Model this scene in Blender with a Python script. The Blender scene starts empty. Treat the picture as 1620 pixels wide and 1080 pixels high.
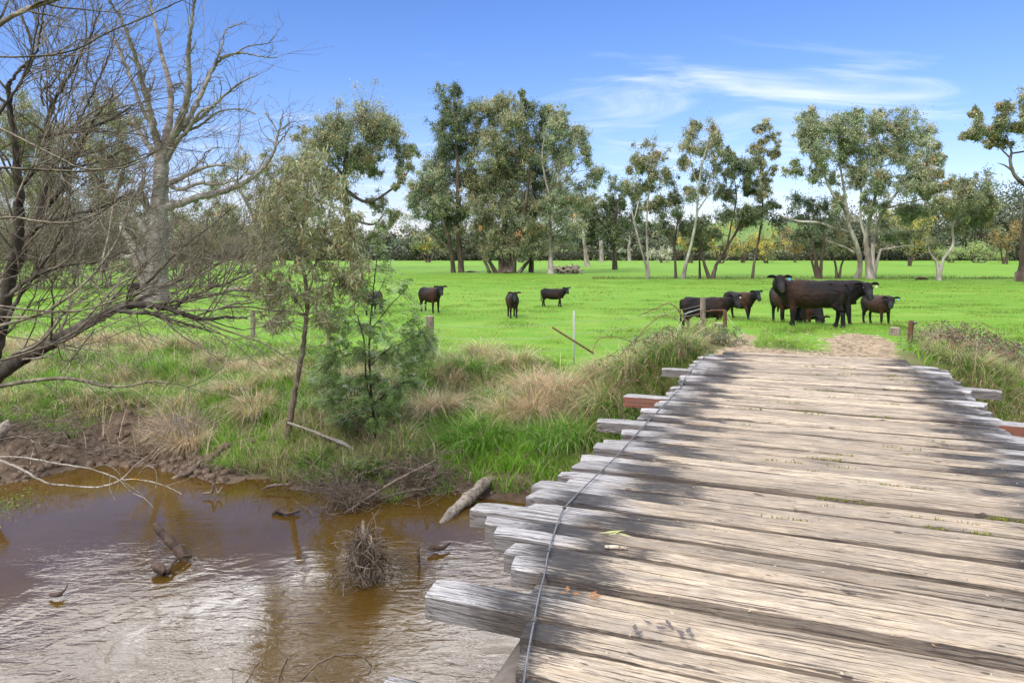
import bpy, math, random
import numpy as np
from mathutils import Vector, Matrix, noise as mnoise

F = 1130.0; CX = 810.0; HY = 400.0; CAMZ = 1.7
CS, SN = math.cos(math.radians(22)), math.sin(math.radians(22))
WZ = -2.3          # water level
FZ = -1.1          # paddock level
COL = bpy.context.scene.collection

# ------------------------------------------------------------------ helpers
def tag(o, label=None, cat=None, group=None, kind=None):
    if label: o['label'] = label
    if cat: o['category'] = cat
    if group: o['group'] = group
    if kind: o['kind'] = kind
    return o

def empty(name, loc, label, cat, group=None, rz=0.0):
    o = bpy.data.objects.new(name, None); COL.objects.link(o)
    o.empty_display_size = 0.2
    o.location = loc; o.rotation_euler = (0, 0, rz)
    return tag(o, label, cat, group)

def raw_mesh(name, V, loops, totals, mats, smooth=False, col=None, fattr=None, midx=None):
    me = bpy.data.meshes.new(name)
    V = np.asarray(V, dtype=np.float32).reshape(-1, 3)
    loops = np.asarray(loops, dtype=np.int32).ravel(); totals = np.asarray(totals, dtype=np.int32).ravel()
    me.vertices.add(len(V)); me.vertices.foreach_set('co', V.ravel())
    me.loops.add(len(loops)); me.loops.foreach_set('vertex_index', loops)
    me.polygons.add(len(totals))
    starts = np.concatenate(([0], np.cumsum(totals)[:-1])).astype(np.int32)
    me.polygons.foreach_set('loop_start', starts); me.polygons.foreach_set('loop_total', totals)
    me.polygons.foreach_set('use_smooth', np.full(len(totals), smooth, dtype=bool))
    if not isinstance(mats, (list, tuple)): mats = [mats]
    for m in mats: me.materials.append(m)
    if midx is not None: me.polygons.foreach_set('material_index', np.asarray(midx, dtype=np.int32))
    me.update(calc_edges=True)
    if col is not None:
        a = me.color_attributes.new('Col', 'FLOAT_COLOR', 'POINT')
        c = np.ones((len(V), 4), dtype=np.float32); c[:, :3] = col
        a.data.foreach_set('color', c.ravel())
    me.validate()
    return me

def link(name, me, parent=None, loc=None):
    o = bpy.data.objects.new(name, me); COL.objects.link(o)
    if parent: o.parent = parent
    if loc is not None: o.location = loc
    return o

class MB:
    """collects tubes, boxes and leaves as one mesh"""
    def __init__(s): s.V = []; s.L = []; s.T = []; s.C = []; s.n = 0
    def add(s, V, F, col=(1, 1, 1)):
        V = np.asarray(V, dtype=np.float32).reshape(-1, 3)
        F = np.asarray(F, dtype=np.int64)
        s.V.append(V); s.L.append((F + s.n).ravel()); s.T.append(np.full(len(F), F.shape[1]))
        c = np.asarray(col, dtype=np.float32)
        s.C.append(np.tile(c, (len(V), 1)) if c.ndim == 1 else c)
        s.n += len(V)
    def tube(s, pts, rad, sides=6, cap=True, col=(1, 1, 1), rough=0.0, rng=None, flat=1.0):
        pts = np.asarray(pts, dtype=float).reshape(-1, 3); n = len(pts)
        rad = np.broadcast_to(np.asarray(rad, dtype=float), (n,))
        T = np.gradient(pts, axis=0); T /= np.linalg.norm(T, axis=1)[:, None] + 1e-9
        mean = pts[-1] - pts[0]
        ref = np.array([1.0, 0.13, 0.07]) if abs(mean[0]) < 0.7 * np.linalg.norm(mean) else np.array([0.1, 0.12, 1.0])
        U = np.cross(T, ref); U /= np.linalg.norm(U, axis=1)[:, None] + 1e-9
        W = np.cross(T, U)
        a = np.arange(sides) * 2 * math.pi / sides
        R = rad[:, None] * np.ones(sides)
        if rough and rng is not None: R = R * (1 + rough * rng.uniform(-1, 1, (n, sides)))
        V = pts[:, None, :] + R[:, :, None] * (np.cos(a)[None, :, None] * U[:, None, :] + flat * np.sin(a)[None, :, None] * W[:, None, :])
        i = np.arange(n - 1)[:, None] * sides; j = np.arange(sides)[None, :]; j2 = (j + 1) % sides
        Q = np.stack([i + j, i + j2, i + sides + j2, i + sides + j], axis=-1).reshape(-1, 4)
        base = s.n
        s.add(V, Q, col)
        if cap:
            s.L.append(base + np.arange(sides)[::-1]); s.T.append(np.array([sides]))
            s.L.append(base + (n - 1) * sides + np.arange(sides)); s.T.append(np.array([sides]))
    def box(s, c, size, rot=None, col=(1, 1, 1), bevel=0.0):
        bx = [(-1,-1,-1),(1,-1,-1),(1,1,-1),(-1,1,-1),(-1,-1,1),(1,-1,1),(1,1,1),(-1,1,1)]
        V = np.array(bx) * np.array(size) / 2
        if rot is not None: V = V @ np.array(rot).T
        s.add(V + np.array(c), [(3,2,1,0),(4,5,6,7),(0,1,5,4),(1,2,6,5),(2,3,7,6),(3,0,4,7)], col)
    def leaves(s, P, A, B, L, W, col):
        """rhombic leaves: base P, long axis A, side axis B"""
        L = np.broadcast_to(L, (len(P),))[:, None]; W = np.broadcast_to(W, (len(P),))[:, None]
        V = np.stack([P, P + A * L * .42 + B * W * .5, P + A * L, P + A * L * .42 - B * W * .5], axis=1)
        n = len(P); c = np.repeat(np.broadcast_to(np.asarray(col, dtype=np.float32), (n, 3)), 4, axis=0)
        s.add(V.reshape(-1, 3), np.arange(n * 4).reshape(-1, 4), c)
    def build(s, name, mat, parent=None, smooth=True, loc=None):
        if not s.V: return None
        me = raw_mesh(name, np.concatenate(s.V), np.concatenate(s.L), np.concatenate(s.T), mat, smooth, np.concatenate(s.C))
        return link(name, me, parent, loc)

def unit(v): return v / (np.linalg.norm(v, axis=-1, keepdims=True) + 1e-9)

def spline(pts, k=4):
    """catmull-rom through rows of any width"""
    P = np.asarray(pts, dtype=float)
    if len(P) < 3: 
        t = np.linspace(0, 1, k + 1)[:, None]; return P[0] * (1 - t) + P[-1] * t
    Q = np.vstack([2 * P[0] - P[1], P, 2 * P[-1] - P[-2]]); out = []
    for i in range(1, len(Q) - 2):
        for t in np.arange(k) / k:
            a, b, c, d = Q[i - 1], Q[i], Q[i + 1], Q[i + 2]
            out.append(0.5 * (2 * b + (c - a) * t + (2 * a - 5 * b + 4 * c - d) * t * t + (3 * b - a - 3 * c + d) * t ** 3))
    out.append(P[-1]); return np.array(out)

# ------------------------------------------------------------------ ground shape
def hash2(i, j, seed):
    h = (i.astype(np.int64) * 374761393 + j.astype(np.int64) * 668265263 + seed * 1442695041) & 0x7fffffff
    h = ((h ^ (h >> 13)) * 1274126177) & 0x7fffffff
    return ((h ^ (h >> 16)) & 0xffff) / 65535.0
def vnoise(x, y, seed=0):
    i = np.floor(x); j = np.floor(y); fx = x - i; fy = y - j
    fx = fx * fx * (3 - 2 * fx); fy = fy * fy * (3 - 2 * fy)
    i = i.astype(np.int64); j = j.astype(np.int64)
    a = hash2(i, j, seed); b = hash2(i + 1, j, seed); c = hash2(i, j + 1, seed); d = hash2(i + 1, j + 1, seed)
    return (a * (1 - fx) + b * fx) * (1 - fy) + (c * (1 - fx) + d * fx) * fy
def fbm(x, y, sc, oct=4, seed=0):
    r = 0; a = .5; f = 1 / sc; t = 0
    for k in range(oct):
        r = r + a * vnoise(x * f + 17.3 * k, y * f - 9.1 * k, seed + k); t += a; a *= .5; f *= 2.03
    return r / t
def sstep(a, b, x):
    t = np.clip((x - a) / (b - a), 0, 1); return t * t * (3 - 2 * t)

TOE = np.array([(-80,22),(-30,17),(-14,12.6),(-10.5,11.3),(-8.6,12.4),(-7.9,13.5),(-5.8,12.85),(-4.4,12.3),(-3.3,12.0),(-2.2,11.7),(-1.2,11.9),(.2,11.6),(3,10.8),(6,9.6),(12,8),(30,4),(80,-6)], float)
CREST = np.array([(-80,31),(-30,25),(-14,20.5),(-8,19),(-4,18.3),(0,16.6),(3,14.8),(6,12.7),(8,12.2),(12,11.6),(30,8),(80,-2)], float)
NTOE = np.array([(-80,12),(-30,7),(-10,3.4),(-4.5,1.6),(0,-1),(10,-4),(80,-22)], float)

def ground_parts(x, y):
    x = np.asarray(x, float); y = np.asarray(y, float)
    wob = (fbm(x, y * 0, 1.3, 3, 5) - .5) * .9
    toe = np.interp(x, TOE[:, 0], TOE[:, 1]) + wob * .5
    crest = np.interp(x, CREST[:, 0], CREST[:, 1]) + (fbm(x, y * 0, 2.2, 3, 9) - .5) * 1.2
    ntoe = np.interp(x, NTOE[:, 0], NTOE[:, 1]) + wob * .4
    return toe, crest, ntoe
def ground(x, y):
    x = np.asarray(x, float); y = np.asarray(y, float)
    toe, crest, ntoe = ground_parts(x, y)
    r = (y - toe) / (crest - toe)
    cut = .06 + .10 * fbm(x, y, 1.1, 2, 31)
    prof = np.interp(r, [-.25, 0, .10, .2, .3, .42, .7, 1, 1.4], [-3.2, WZ - .02, -2.14, -1.98, -1.74, -1.52, -1.28, -1.12, FZ])
    rn = (ntoe - y) / 4.5
    profn = np.interp(rn, [-.6, 0, .2, .5, 1, 1.5], [-3.2, WZ - .02, -2.0, -1.5, -1.15, FZ])
    z = np.where(y > (toe + ntoe) / 2, prof, profn)
    bank = sstep(-.05, .15, r) * (1 - sstep(.9, 1.6, r))
    z = z + bank * ((fbm(x, y, .9, 4, 3) - .5) * .75 + (fbm(x, y, .22, 3, 8) - .5) * .16)
    z = z + (fbm(x, y, 12, 3, 21) - .5) * .12 * sstep(1, 2, r) + (fbm(x, y, .5, 2, 22) - .5) * .03 * sstep(1, 1.3, r)
    s = x * SN + y * CS; t = x * CS - y * SN
    m = (1 - sstep(1.9, 4.6, np.abs(t - .15))) * sstep(12.35, 13.1, s) * (1 - sstep(18.8, 26, s))
    z = z * (1 - m) + m * (-.055 + (fbm(x, y, .8, 3, 41) - .5) * .07 + (fbm(x, y, .16, 2, 44) - .5) * .045)
    mb = (1 - sstep(2.2, 5, np.abs(t))) * sstep(-2.6, -3.4, s) if False else 0
    # shallow ditch along the line of trees
    ditch = 79.5 + (x - 20) * .02
    dz = (y - ditch)
    on = sstep(5, 12, x) * (1 - sstep(52, 60, x))
    z = z - on * .42 * np.exp(-(dz / 1.3) ** 2) + on * .12 * np.exp(-((dz - 3) / 2.0) ** 2)
    # green hill and far ranges
    z = z + 25 * np.exp(-((x - 185) / 75) ** 2 - ((y - 560) / 130) ** 2) * sstep(300, 470, y)
    z = z + 8 * sstep(300, 600, y) * fbm(x, y, 160, 3, 61)
    far = sstep(1300, 2100, y + .15 * np.abs(x))
    z = z + far * (18 + (20 + 62 * np.exp(-((x - 760) / 420) ** 2)) * (.3 + 1.2 * fbm(x, y * .3, 520, 4, 71))) * (1 - sstep(2400, 3000, y) * .4)
    return z
def gz(x, y): return float(ground(np.array([x]), np.array([y]))[0])
def hit(px, py, dmax=400.0, dmin=10.5):
    """point where the pixel's ray meets the ground"""
    D = np.concatenate([np.arange(dmin, 40, .05), np.arange(40, dmax, .25)])
    X = (px - CX) / F * D; Z = CAMZ - (py - HY) / F * D
    g = ground(X, D); k = np.argmax(Z <= g)
    if not (Z <= g).any(): k = len(D) - 1
    return np.array([X[k], D[k], g[k]])
def pt(px, py, D): return np.array([(px - CX) / F * D, D, CAMZ - (py - HY) / F * D])
def on_ground(px, D):
    x = (px - CX) / F * D; return np.array([x, D, gz(x, D)])
def ts(t, s, z=0.0): return np.array([t * CS + s * SN, -t * SN + s * CS, z])

# ------------------------------------------------------------------ materials
def mat(name):
    m = bpy.data.materials.new(name); m.use_nodes = True
    nt = m.node_tree; nt.nodes.clear()
    return m, nt, nt.nodes, nt.links
class NT:
    def __init__(s, name):
        s.m, s.nt, s.N, s.K = mat(name)
        s.out = s.N.new('ShaderNodeOutputMaterial'); s.b = s.N.new('ShaderNodeBsdfPrincipled')
        s.K.new(s.b.outputs[0], s.out.inputs[0])
    def n(s, t, **kw):
        x = s.N.new(t)
        for k, v in kw.items():
            if k.startswith('i_'):
                key = k[2:].replace('_', ' ')
                x.inputs[int(key) if key.isdigit() else key].default_value = v
            else: setattr(x, k, v)
        return x
    def l(s, a, b): s.K.new(a, b)
    def coord(s, scale=(1, 1, 1), kind='Object'):
        t = s.n('ShaderNodeTexCoord'); m = s.n('ShaderNodeMapping'); m.inputs['Scale'].default_value = scale
        s.l(t.outputs[kind], m.inputs[0]); return m.outputs[0]
    def noise(s, vec, scale, detail=4, rough=.55, dist=0):
        x = s.n('ShaderNodeTexNoise'); x.inputs['Scale'].default_value = scale; x.inputs['Detail'].default_value = detail
        x.inputs['Roughness'].default_value = rough; x.inputs['Distortion'].default_value = dist
        s.l(vec, x.inputs['Vector']); return x.outputs['Fac']
    def ramp(s, fac, stops, interp='LINEAR'):
        r = s.n('ShaderNodeValToRGB'); e = r.color_ramp.elements; r.color_ramp.interpolation = interp
        while len(e) < len(stops): e.new(.5)
        for q, (p, c) in zip(e, stops):
            q.position = p; q.color = (c, c, c, 1) if not isinstance(c, (tuple, list)) else (*c, 1)
        s.l(fac, r.inputs[0]); return r.outputs[0]
    def mix(s, fac, a, b, mode='MIX'):
        x = s.n('ShaderNodeMix', data_type='RGBA', blend_type=mode)
        for v, sock in ((fac, x.inputs[0]), (a, x.inputs[6]), (b, x.inputs[7])):
            if isinstance(v, (int, float)): sock.default_value = v
            elif isinstance(v, tuple): sock.default_value = (*v, 1)
            else: s.l(v, sock)
        return x.outputs[2]
    def math(s, op, a, b=0.0, c=None, clamp=False):
        x = s.n('ShaderNodeMath', operation=op, use_clamp=clamp)
        for v, sock in ((a, x.inputs[0]), (b, x.inputs[1]), (c, x.inputs[2])):
            if v is None: continue
            if isinstance(v, (int, float)): sock.default_value = v
            else: s.l(v, sock)
        return x.outputs[0]
    def attr(s, name='Col', out='Color'):
        a = s.n('ShaderNodeAttribute'); a.attribute_name = name; return a.outputs[out]
    def bump(s, h, strength=.4, dist=.02):
        b = s.n('ShaderNodeBump'); b.inputs['Strength'].default_value = strength; b.inputs['Distance'].default_value = dist
        s.l(h, b.inputs['Height']); s.l(b.outputs[0], s.b.inputs['Normal']); return b
    def base(s, c):
        if isinstance(c, tuple): s.b.inputs['Base Color'].default_value = (*c, 1)
        else: s.l(c, s.b.inputs['Base Color'])
    def rough(s, r, spec=None):
        if isinstance(r, (int, float)): s.b.inputs['Roughness'].default_value = r
        else: s.l(r, s.b.inputs['Roughness'])
        if spec is not None: s.b.inputs['Specular IOR Level'].default_value = spec

def leaf_material(name, rough=.5, transl=.3, spec=.35, tint=(1, 1, 1)):
    t = NT(name); c = t.attr()
    if tint != (1, 1, 1): c = t.mix(1.0, c, tint, 'MULTIPLY')
    t.base(c); t.rough(rough, spec)
    tr = t.n('ShaderNodeBsdfTranslucent'); t.l(c, tr.inputs[0])
    mx = t.n('ShaderNodeMixShader'); mx.inputs[0].default_value = transl
    t.l(t.b.outputs[0], mx.inputs[1]); t.l(tr.outputs[0], mx.inputs[2]); t.l(mx.outputs[0], t.out.inputs[0])
    return t.m
M = {}
M['leaf'] = leaf_material('leaf', .42, .32, .45)
M['blade'] = leaf_material('grass_blade', .55, .35, .25)
def bark(name, a, b, c, scale=1.0, bump=.5, zs=.35):
    t = NT(name); v = t.coord((1, 1, zs))
    n1 = t.noise(v, 2.2 * scale, 5, .6, .6); n2 = t.noise(v, 14 * scale, 4, .6)
    col = t.ramp(n1, [(.36, a), (.52, b), (.66, c)]); col = t.mix(.35, col, t.ramp(n2, [(.3, .25), (.7, 1.0)]), 'MULTIPLY')
    t.base(col); t.rough(.85, .2); t.bump(n2, bump, .05 / scale); return t.m
M['bark_pale'] = bark('bark_pale_gum', (.20,.16,.12), (.42,.37,.30), (.62,.58,.50), .35)
M['bark_brown'] = bark('bark_brown_gum', (.06,.042,.030), (.12,.088,.062), (.24,.20,.155), .4)
M['bark_dead'] = bark('bark_dead_wood', (.13,.105,.085), (.24,.205,.17), (.38,.34,.29), .6)
M['bark_young'] = bark('bark_sapling', (.10,.072,.045), (.19,.145,.095), (.27,.22,.16), 4)
M['bark_willow'] = bark('bark_willow', (.04,.032,.024), (.09,.072,.054), (.18,.15,.115), 3)
def stickmat(name, lo, hi, lichen=0.0, scale=6.0):
    t = NT(name); v = t.coord(); n = t.noise(v, scale, 4, .6); n2 = t.noise(v, scale * 5, 3)
    col = t.mix(1.0, t.mix(t.ramp(n, [(.35, 0.0), (.65, 1.0)]), lo, hi), t.attr(), 'MULTIPLY')
    if lichen:
        n3 = t.noise(v, 4.5, 3, .5); f = t.ramp(n3, [(lichen, 0.0), (lichen + .03, 1.0)])
        col = t.mix(f, col, (.62, .33, .02))
    t.base(t.mix(t.ramp(n2, [(.38, .6), (.5, 0.0)]), col, (.045,.033,.024))); t.rough(.85, .2); t.bump(n2, .8, .015); return t.m
M['twig'] = stickmat('willow_twig', (.10,.08,.055), (.30,.25,.175))
M['twig_lichen'] = stickmat('willow_twig_with_lichen', (.085,.07,.045), (.21,.18,.12), .66)
M['stick'] = stickmat('driftwood_stick', (.10,.07,.048), (.27,.21,.15))
M['bleached'] = stickmat('bleached_branch', (.22,.18,.14), (.42,.37,.30), .70)
M['wetlog'] = stickmat('wet_log', (.05,.032,.022), (.13,.09,.065))
M['log'] = stickmat('grey_log', (.15,.12,.09), (.34,.29,.22), 0, 3)

def water_mat():
    t = NT('creek_water'); v = t.coord((1, 1, 1))
    n1 = t.noise(v, .7, 3); 
    t.base(t.ramp(n1, [(.3, (.064,.034,.006)), (.7, (.088,.050,.010))])); t.rough(.035, .5)
    t.b.inputs['IOR'].default_value = 1.38
    v2 = t.coord((1.0, 2.4, 1)); a = t.noise(v2, 2.4, 3, .55, .8); b = t.noise(v2, 9.0, 3, .6, .6)
    # ripples live in the mid-stream current, the far edge lies calm
    tc = t.n('ShaderNodeTexCoord'); sp = t.n('ShaderNodeSeparateXYZ'); t.l(tc.outputs['Object'], sp.inputs[0])
    calm = t.n('ShaderNodeMapRange', interpolation_type='SMOOTHSTEP'); calm.inputs[1].default_value = 10.4; calm.inputs[2].default_value = 8.2
    calm.inputs[3].default_value = .12; calm.inputs[4].default_value = 1
    t.l(sp.outputs[1], calm.inputs[0])
    patch = t.ramp(t.noise(v, .42, 4, .55, .6), [(.40, .08), (.60, 1.0)])
    h = t.math('MULTIPLY', t.math('MULTIPLY', t.math('ADD', a, t.math('MULTIPLY', b, .28)), calm.outputs[0]), patch)
    t.bump(h, .22, .08); return t.m
M['water'] = water_mat()

def ground_mat():
    t = NT('paddock_and_bank'); v = t.coord()
    at = t.attr(); sp = t.n('ShaderNodeSeparateColor'); t.l(at, sp.inputs[0])
    n = t.noise(v, .09, 5, .6); n2 = t.noise(v, 1.1, 5, .65); n3 = t.noise(v, 9, 4, .7); n4 = t.noise(v, 38, 3, .7)
    grass = t.mix(t.ramp(n, [(.38, 0.0), (.64, 1.0)]), (.150,.240,.022), (.205,.29,.034))
    grass = t.mix(t.ramp(n2, [(.36, .8), (.62, 0.0)]), grass, (.09,.25,.010))
    vs = t.coord((.35, 1.6, 1)); n6 = t.noise(vs, .5, 6, .7)
    grass = t.mix(t.ramp(n6, [(.54, 0.0), (.68, .6)]), grass, (.27,.36,.075))
    grass = t.mix(t.ramp(n6, [(.32, .75), (.44, 0.0)]), grass, (.075,.19,.014))
    grass = t.mix(t.math('MULTIPLY', n3, .4), grass, (.08,.23,.012))
    straw = t.mix(n2, (.18,.145,.07), (.09,.12,.03))
    mud = t.mix(t.ramp(n2, [(.35, 0.0), (.65, 1.0)]), (.085,.056,.034), (.21,.155,.105))
    mud = t.mix(t.ramp(n3, [(.3, .55), (.6, 0.0)]), mud, (.035,.024,.016))
    path = t.mix(t.ramp(n3, [(.36, 0.0), (.60, 1.0)]), (.13,.09,.05), (.38,.29,.18))
    path = t.mix(t.ramp(n4, [(.60, 0.0), (.72, .8)]), path, (.50,.43,.33))
    c = t.mix(sp.outputs[2], grass, straw)
    e = t.math('ADD', sp.outputs[0], t.math('MULTIPLY', t.math('SUBTRACT', n3, .5), .7))
    c = t.mix(t.ramp(e, [(.42, 0.0), (.58, 1.0)]), c, mud)
    e2 = t.math('ADD', sp.outputs[1], t.math('MULTIPLY', t.math('SUBTRACT', n3, .5), .8))
    c = t.mix(t.ramp(e2, [(.42, 0.0), (.55, 1.0)]), c, path)
    # forested far ranges
    tc = t.n('ShaderNodeTexCoord'); s3 = t.n('ShaderNodeSeparateXYZ'); t.l(tc.outputs['Object'], s3.inputs[0])
    mr = t.n('ShaderNodeMapRange'); mr.inputs[1].default_value = 900; mr.inputs[2].default_value = 1300; t.l(s3.outputs[1], mr.inputs[0])
    mh = t.n('ShaderNodeMapRange'); mh.inputs[1].default_value = 330; mh.inputs[2].default_value = 430; mh.inputs[4].default_value = .6; t.l(s3.outputs[1], mh.inputs[0]); c = t.mix(mh.outputs[0], c, (.10,.14,.055))
    nf = t.noise(v, .006, 5, .6)
    c = t.mix(mr.outputs[0], c, t.ramp(nf, [(.4, (.03,.055,.03)), (.62, (.06,.085,.04))]))
    t.base(c); t.rough(.9, .15)
    h = t.math('ADD', n3, t.math('MULTIPLY', n4, .5)); t.bump(h, .6, .05); return t.m
M['ground'] = ground_mat()

def plank_mat():
    t = NT('weathered_plank')
    tc = t.n('ShaderNodeTexCoord'); at = t.attr('Col'); sc = t.n('ShaderNodeSeparateColor'); t.l(at, sc.inputs[0])
    seed = sc.outputs[0]; red = sc.outputs[1]
    sp = t.n('ShaderNodeSeparateXYZ'); t.l(tc.outputs['Object'], sp.inputs[0])
    # each board's own offset so that the grain does not run across boards
    def vec(sx, sy, k=37.0):
        cb = t.n('ShaderNodeCombineXYZ')
        t.l(t.math('MULTIPLY_ADD', seed, k, t.math('MULTIPLY', sp.outputs[0], sx)), cb.inputs[0])
        t.l(t.math('MULTIPLY_ADD', seed, k * 1.7, t.math('MULTIPLY', sp.outputs[1], sy)), cb.inputs[1])
        t.l(t.math('MULTIPLY_ADD', seed, 11.0, t.math('MULTIPLY', sp.outputs[2], sy)), cb.inputs[2])
        return cb.outputs[0]
    g1 = t.noise(vec(3.2, 60), 1.0, 8, .72, .25)      # grain
    g2 = t.noise(vec(9.0, 150), 1.0, 6, .75, .2)
    crack = t.noise(vec(1.5, 70, 53), 1.0, 4, .6, .2)
    blot = t.noise(vec(2.2, 5), 1.0, 6, .7)
    tan = t.mix(t.ramp(g1, [(.34, 0.0), (.62, 1.0)]), (.29,.218,.138), (.63,.505,.350))
    tan = t.mix(t.ramp(blot, [(.38, .65), (.6, 0.0)]), tan, (.25,.215,.17))
    grey = t.mix(t.ramp(g1, [(.36, 0.0), (.62, 1.0)]), (.20,.185,.17), (.52,.50,.47))
    # worn wheel tracks are sandy, the board ends silver
    ax = t.math('ABSOLUTE', t.math('SUBTRACT', sp.outputs[0], .2))
    wob = t.noise(vec(.9, .0, 3.0), 2.2, 4, .6)
    wob2 = t.noise(vec(.7, 5.5, 0.9), 1.0, 5, .65)
    axw = t.math('ADD', ax, t.math('MULTIPLY', t.math('SUBTRACT', wob2, .5), .9))
    endf = t.ramp(t.math('MULTIPLY', axw, .4), [(.48, 0.0), (.60, 1.0)])
    c = t.mix(endf, tan, grey)
    sd = t.math('ADD', t.math('ADD', t.math('ADD', sp.outputs[0], t.math('MULTIPLY', t.math('SUBTRACT', wob2, .5), .55)), t.math('MULTIPLY', t.math('SUBTRACT', seed, .5), .5)), t.math('MULTIPLY', t.math('SUBTRACT', g2, .5), .9))
    def band(cx, hw, soft):
        d = t.math('ABSOLUTE', t.math('SUBTRACT', sd, cx)); m = t.n('ShaderNodeMapRange', interpolation_type='SMOOTHSTEP')
        m.inputs[1].default_value = hw + soft; m.inputs[2].default_value = hw - soft; t.l(d, m.inputs[0]); return m.outputs[0]
    st = t.math('MAXIMUM', band(-1.12, .24, .09), band(1.54, .25, .09))
    gap = t.ramp(t.math('ADD', t.math('MULTIPLY', g1, .6), t.math('MULTIPLY', wob, .4)), [(.41, .12), (.48, 1.0)])
    st = t.math('MULTIPLY', t.math('MULTIPLY', st, gap), .96)
    bright = t.math('MULTIPLY_ADD', t.math('FRACT', t.math('MULTIPLY', seed, 7.3)), .45, .78)
    cbb = t.n('ShaderNodeCombineColor'); [t.l(bright, cbb.inputs[q]) for q in range(3)]
    c = t.mix(1.0, c, cbb.outputs[0], 'MULTIPLY')
    c = t.mix(st, c, (.022,.022,.024))
    # mid-deck faint dark oil line
    md = t.math('MULTIPLY', band(.12, .10, .14), t.ramp(t.noise(vec(1.1, 3, 1.0), 1.0, 4), [(.5, 0.0), (.75, .55)]))
    c = t.mix(md, c, (.12,.10,.085))
    ck = t.ramp(crack, [(.395, 1.0), (.415, 0.0)]); c = t.mix(t.math('MULTIPLY', ck, .85), c, (.045,.033,.024))
    fine = t.ramp(g2, [(.40, .6), (.48, 0.0)]); c = t.mix(fine, c, (.12,.095,.07))
    kn = t.noise(vec(7, 16, 91), 1.0, 2, .4); c = t.mix(t.ramp(kn, [(.70, 0.0), (.74, .85)]), c, (.06,.045,.035))
    # dirt settled in the grooves
    c = t.mix(t.math('MULTIPLY', t.ramp(t.noise(vec(2.2, 9, 5), 1.0, 5, .7), [(.56, 0.0), (.68, .5)]), .8), c, (.27,.185,.11))
    c = t.mix(t.math('MULTIPLY', sc.outputs[2], .5), c, (.10,.07,.05))
    # red-painted or raw red sides of the long bearers
    gn = t.n('ShaderNodeNewGeometry'); sn = t.n('ShaderNodeSeparateXYZ'); t.l(gn.outputs['Normal'], sn.inputs[0])
    side = t.math('LESS_THAN', t.math('ABSOLUTE', sn.outputs[2]), .5)
    along = t.math('ABSOLUTE', t.math('ADD', t.math('MULTIPLY', sn.outputs[0], .3746), t.math('MULTIPLY', sn.outputs[1], .9272)))
    long_side = t.math('MULTIPLY', side, t.math('GREATER_THAN', along, .6))
    c = t.mix(t.math('MULTIPLY', long_side, .6), c, t.mix(g1, (.055,.042,.032), (.17,.14,.115)))  # long board faces darkened, painting in the step shadows between boards
    c = t.mix(t.math('MULTIPLY', t.math('MULTIPLY', t.math('MULTIPLY', side, red), t.math('GREATER_THAN', ax, 1.62)), t.ramp(g1, [(.35, .5), (.6, 1.0)])), c, (.24,.085,.045))
    t.base(c); t.rough(.8, .25)
    h = t.math('ADD', t.math('ADD', g1, t.math('MULTIPLY', g2, .5)), t.math('MULTIPLY', ck, -1.3)); t.bump(h, .9, .012)
    return t.m
M['plank'] = plank_mat()

def postmat(name, a, b, zs=.15, sc=30):
    t = NT(name); v = t.coord((1, 1, zs)); n = t.noise(v, sc, 5, .7); n2 = t.noise(t.coord(), 5, 3)
    t.base(t.mix(t.math('MULTIPLY', n2, .5), t.mix(t.ramp(n, [(.35, 0.0), (.62, 1.0)]), a, b), (.12,.10,.07))); t.rough(.85, .2); t.bump(n, .6, .01); return t.m
M['post'] = postmat('fence_post_wood', (.12,.085,.055), (.36,.29,.21))
M['endgrain'] = postmat('post_top_wood', (.36,.28,.18), (.55,.46,.33), 1, 20)
M['rust'] = postmat('rusty_steel', (.075,.030,.018), (.19,.085,.045), 1, 25)
M['galv'] = postmat('galvanised_steel', (.34,.35,.35), (.55,.56,.56), 1, 12)
t = NT('fence_wire'); t.base((.30,.29,.27)); t.rough(.5); t.b.inputs['Metallic'].default_value = .6; M['wire'] = t.m
t = NT('black_cable'); v = t.coord(); t.base(t.ramp(t.noise(v, 20, 2), [(.3, (.05,.05,.052)), (.7, (.14,.14,.145))])); t.rough(.55); M['cable'] = t.m
t = NT('rope'); t.base((.45,.43,.30)); t.rough(.8); M['rope'] = t.m
t = NT('insulator'); t.base((.6,.6,.58)); t.rough(.4); M['white'] = t.m
def cowmat():
    t = NT('cattle_hide'); v = t.coord(); c = t.attr(); n = t.noise(v, 55, 3, .7); n2 = t.noise(t.coord((1, 1, 3)), 14, 4, .6)
    c = t.mix(t.ramp(n2, [(.35, .5), (.65, 0.0)]), c, (.008,.006,.005)); t.base(c)
    t.rough(.68, .2); t.bump(n, .7, .016)
    return t.m
M['cow'] = cowmat()
t = NT('eye'); t.base((.012,.009,.008)); t.rough(.08, .8); M['eye'] = t.m
t = NT('tag_blue'); t.base((.10,.42,.70)); t.rough(.5); M['tagblue'] = t.m
t = NT('tag_cream'); t.base((.72,.64,.42)); t.rough(.5); M['tagcream'] = t.m
t = NT('tag_orange'); t.base((.75,.33,.12)); t.rough(.5); M['tagorange'] = t.m
M['litter'] = leaf_material('leaf_litter', .8, .05, .15)
def mudmat():
    t = NT('root_soil'); v = t.coord(); n = t.noise(v, 8, 4); t.base(t.ramp(n, [(.3, (.07,.045,.03)), (.7, (.22,.16,.11))])); t.rough(.95, .1); t.bump(n, .8, .06); return t.m
M['soil'] = mudmat()

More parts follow.
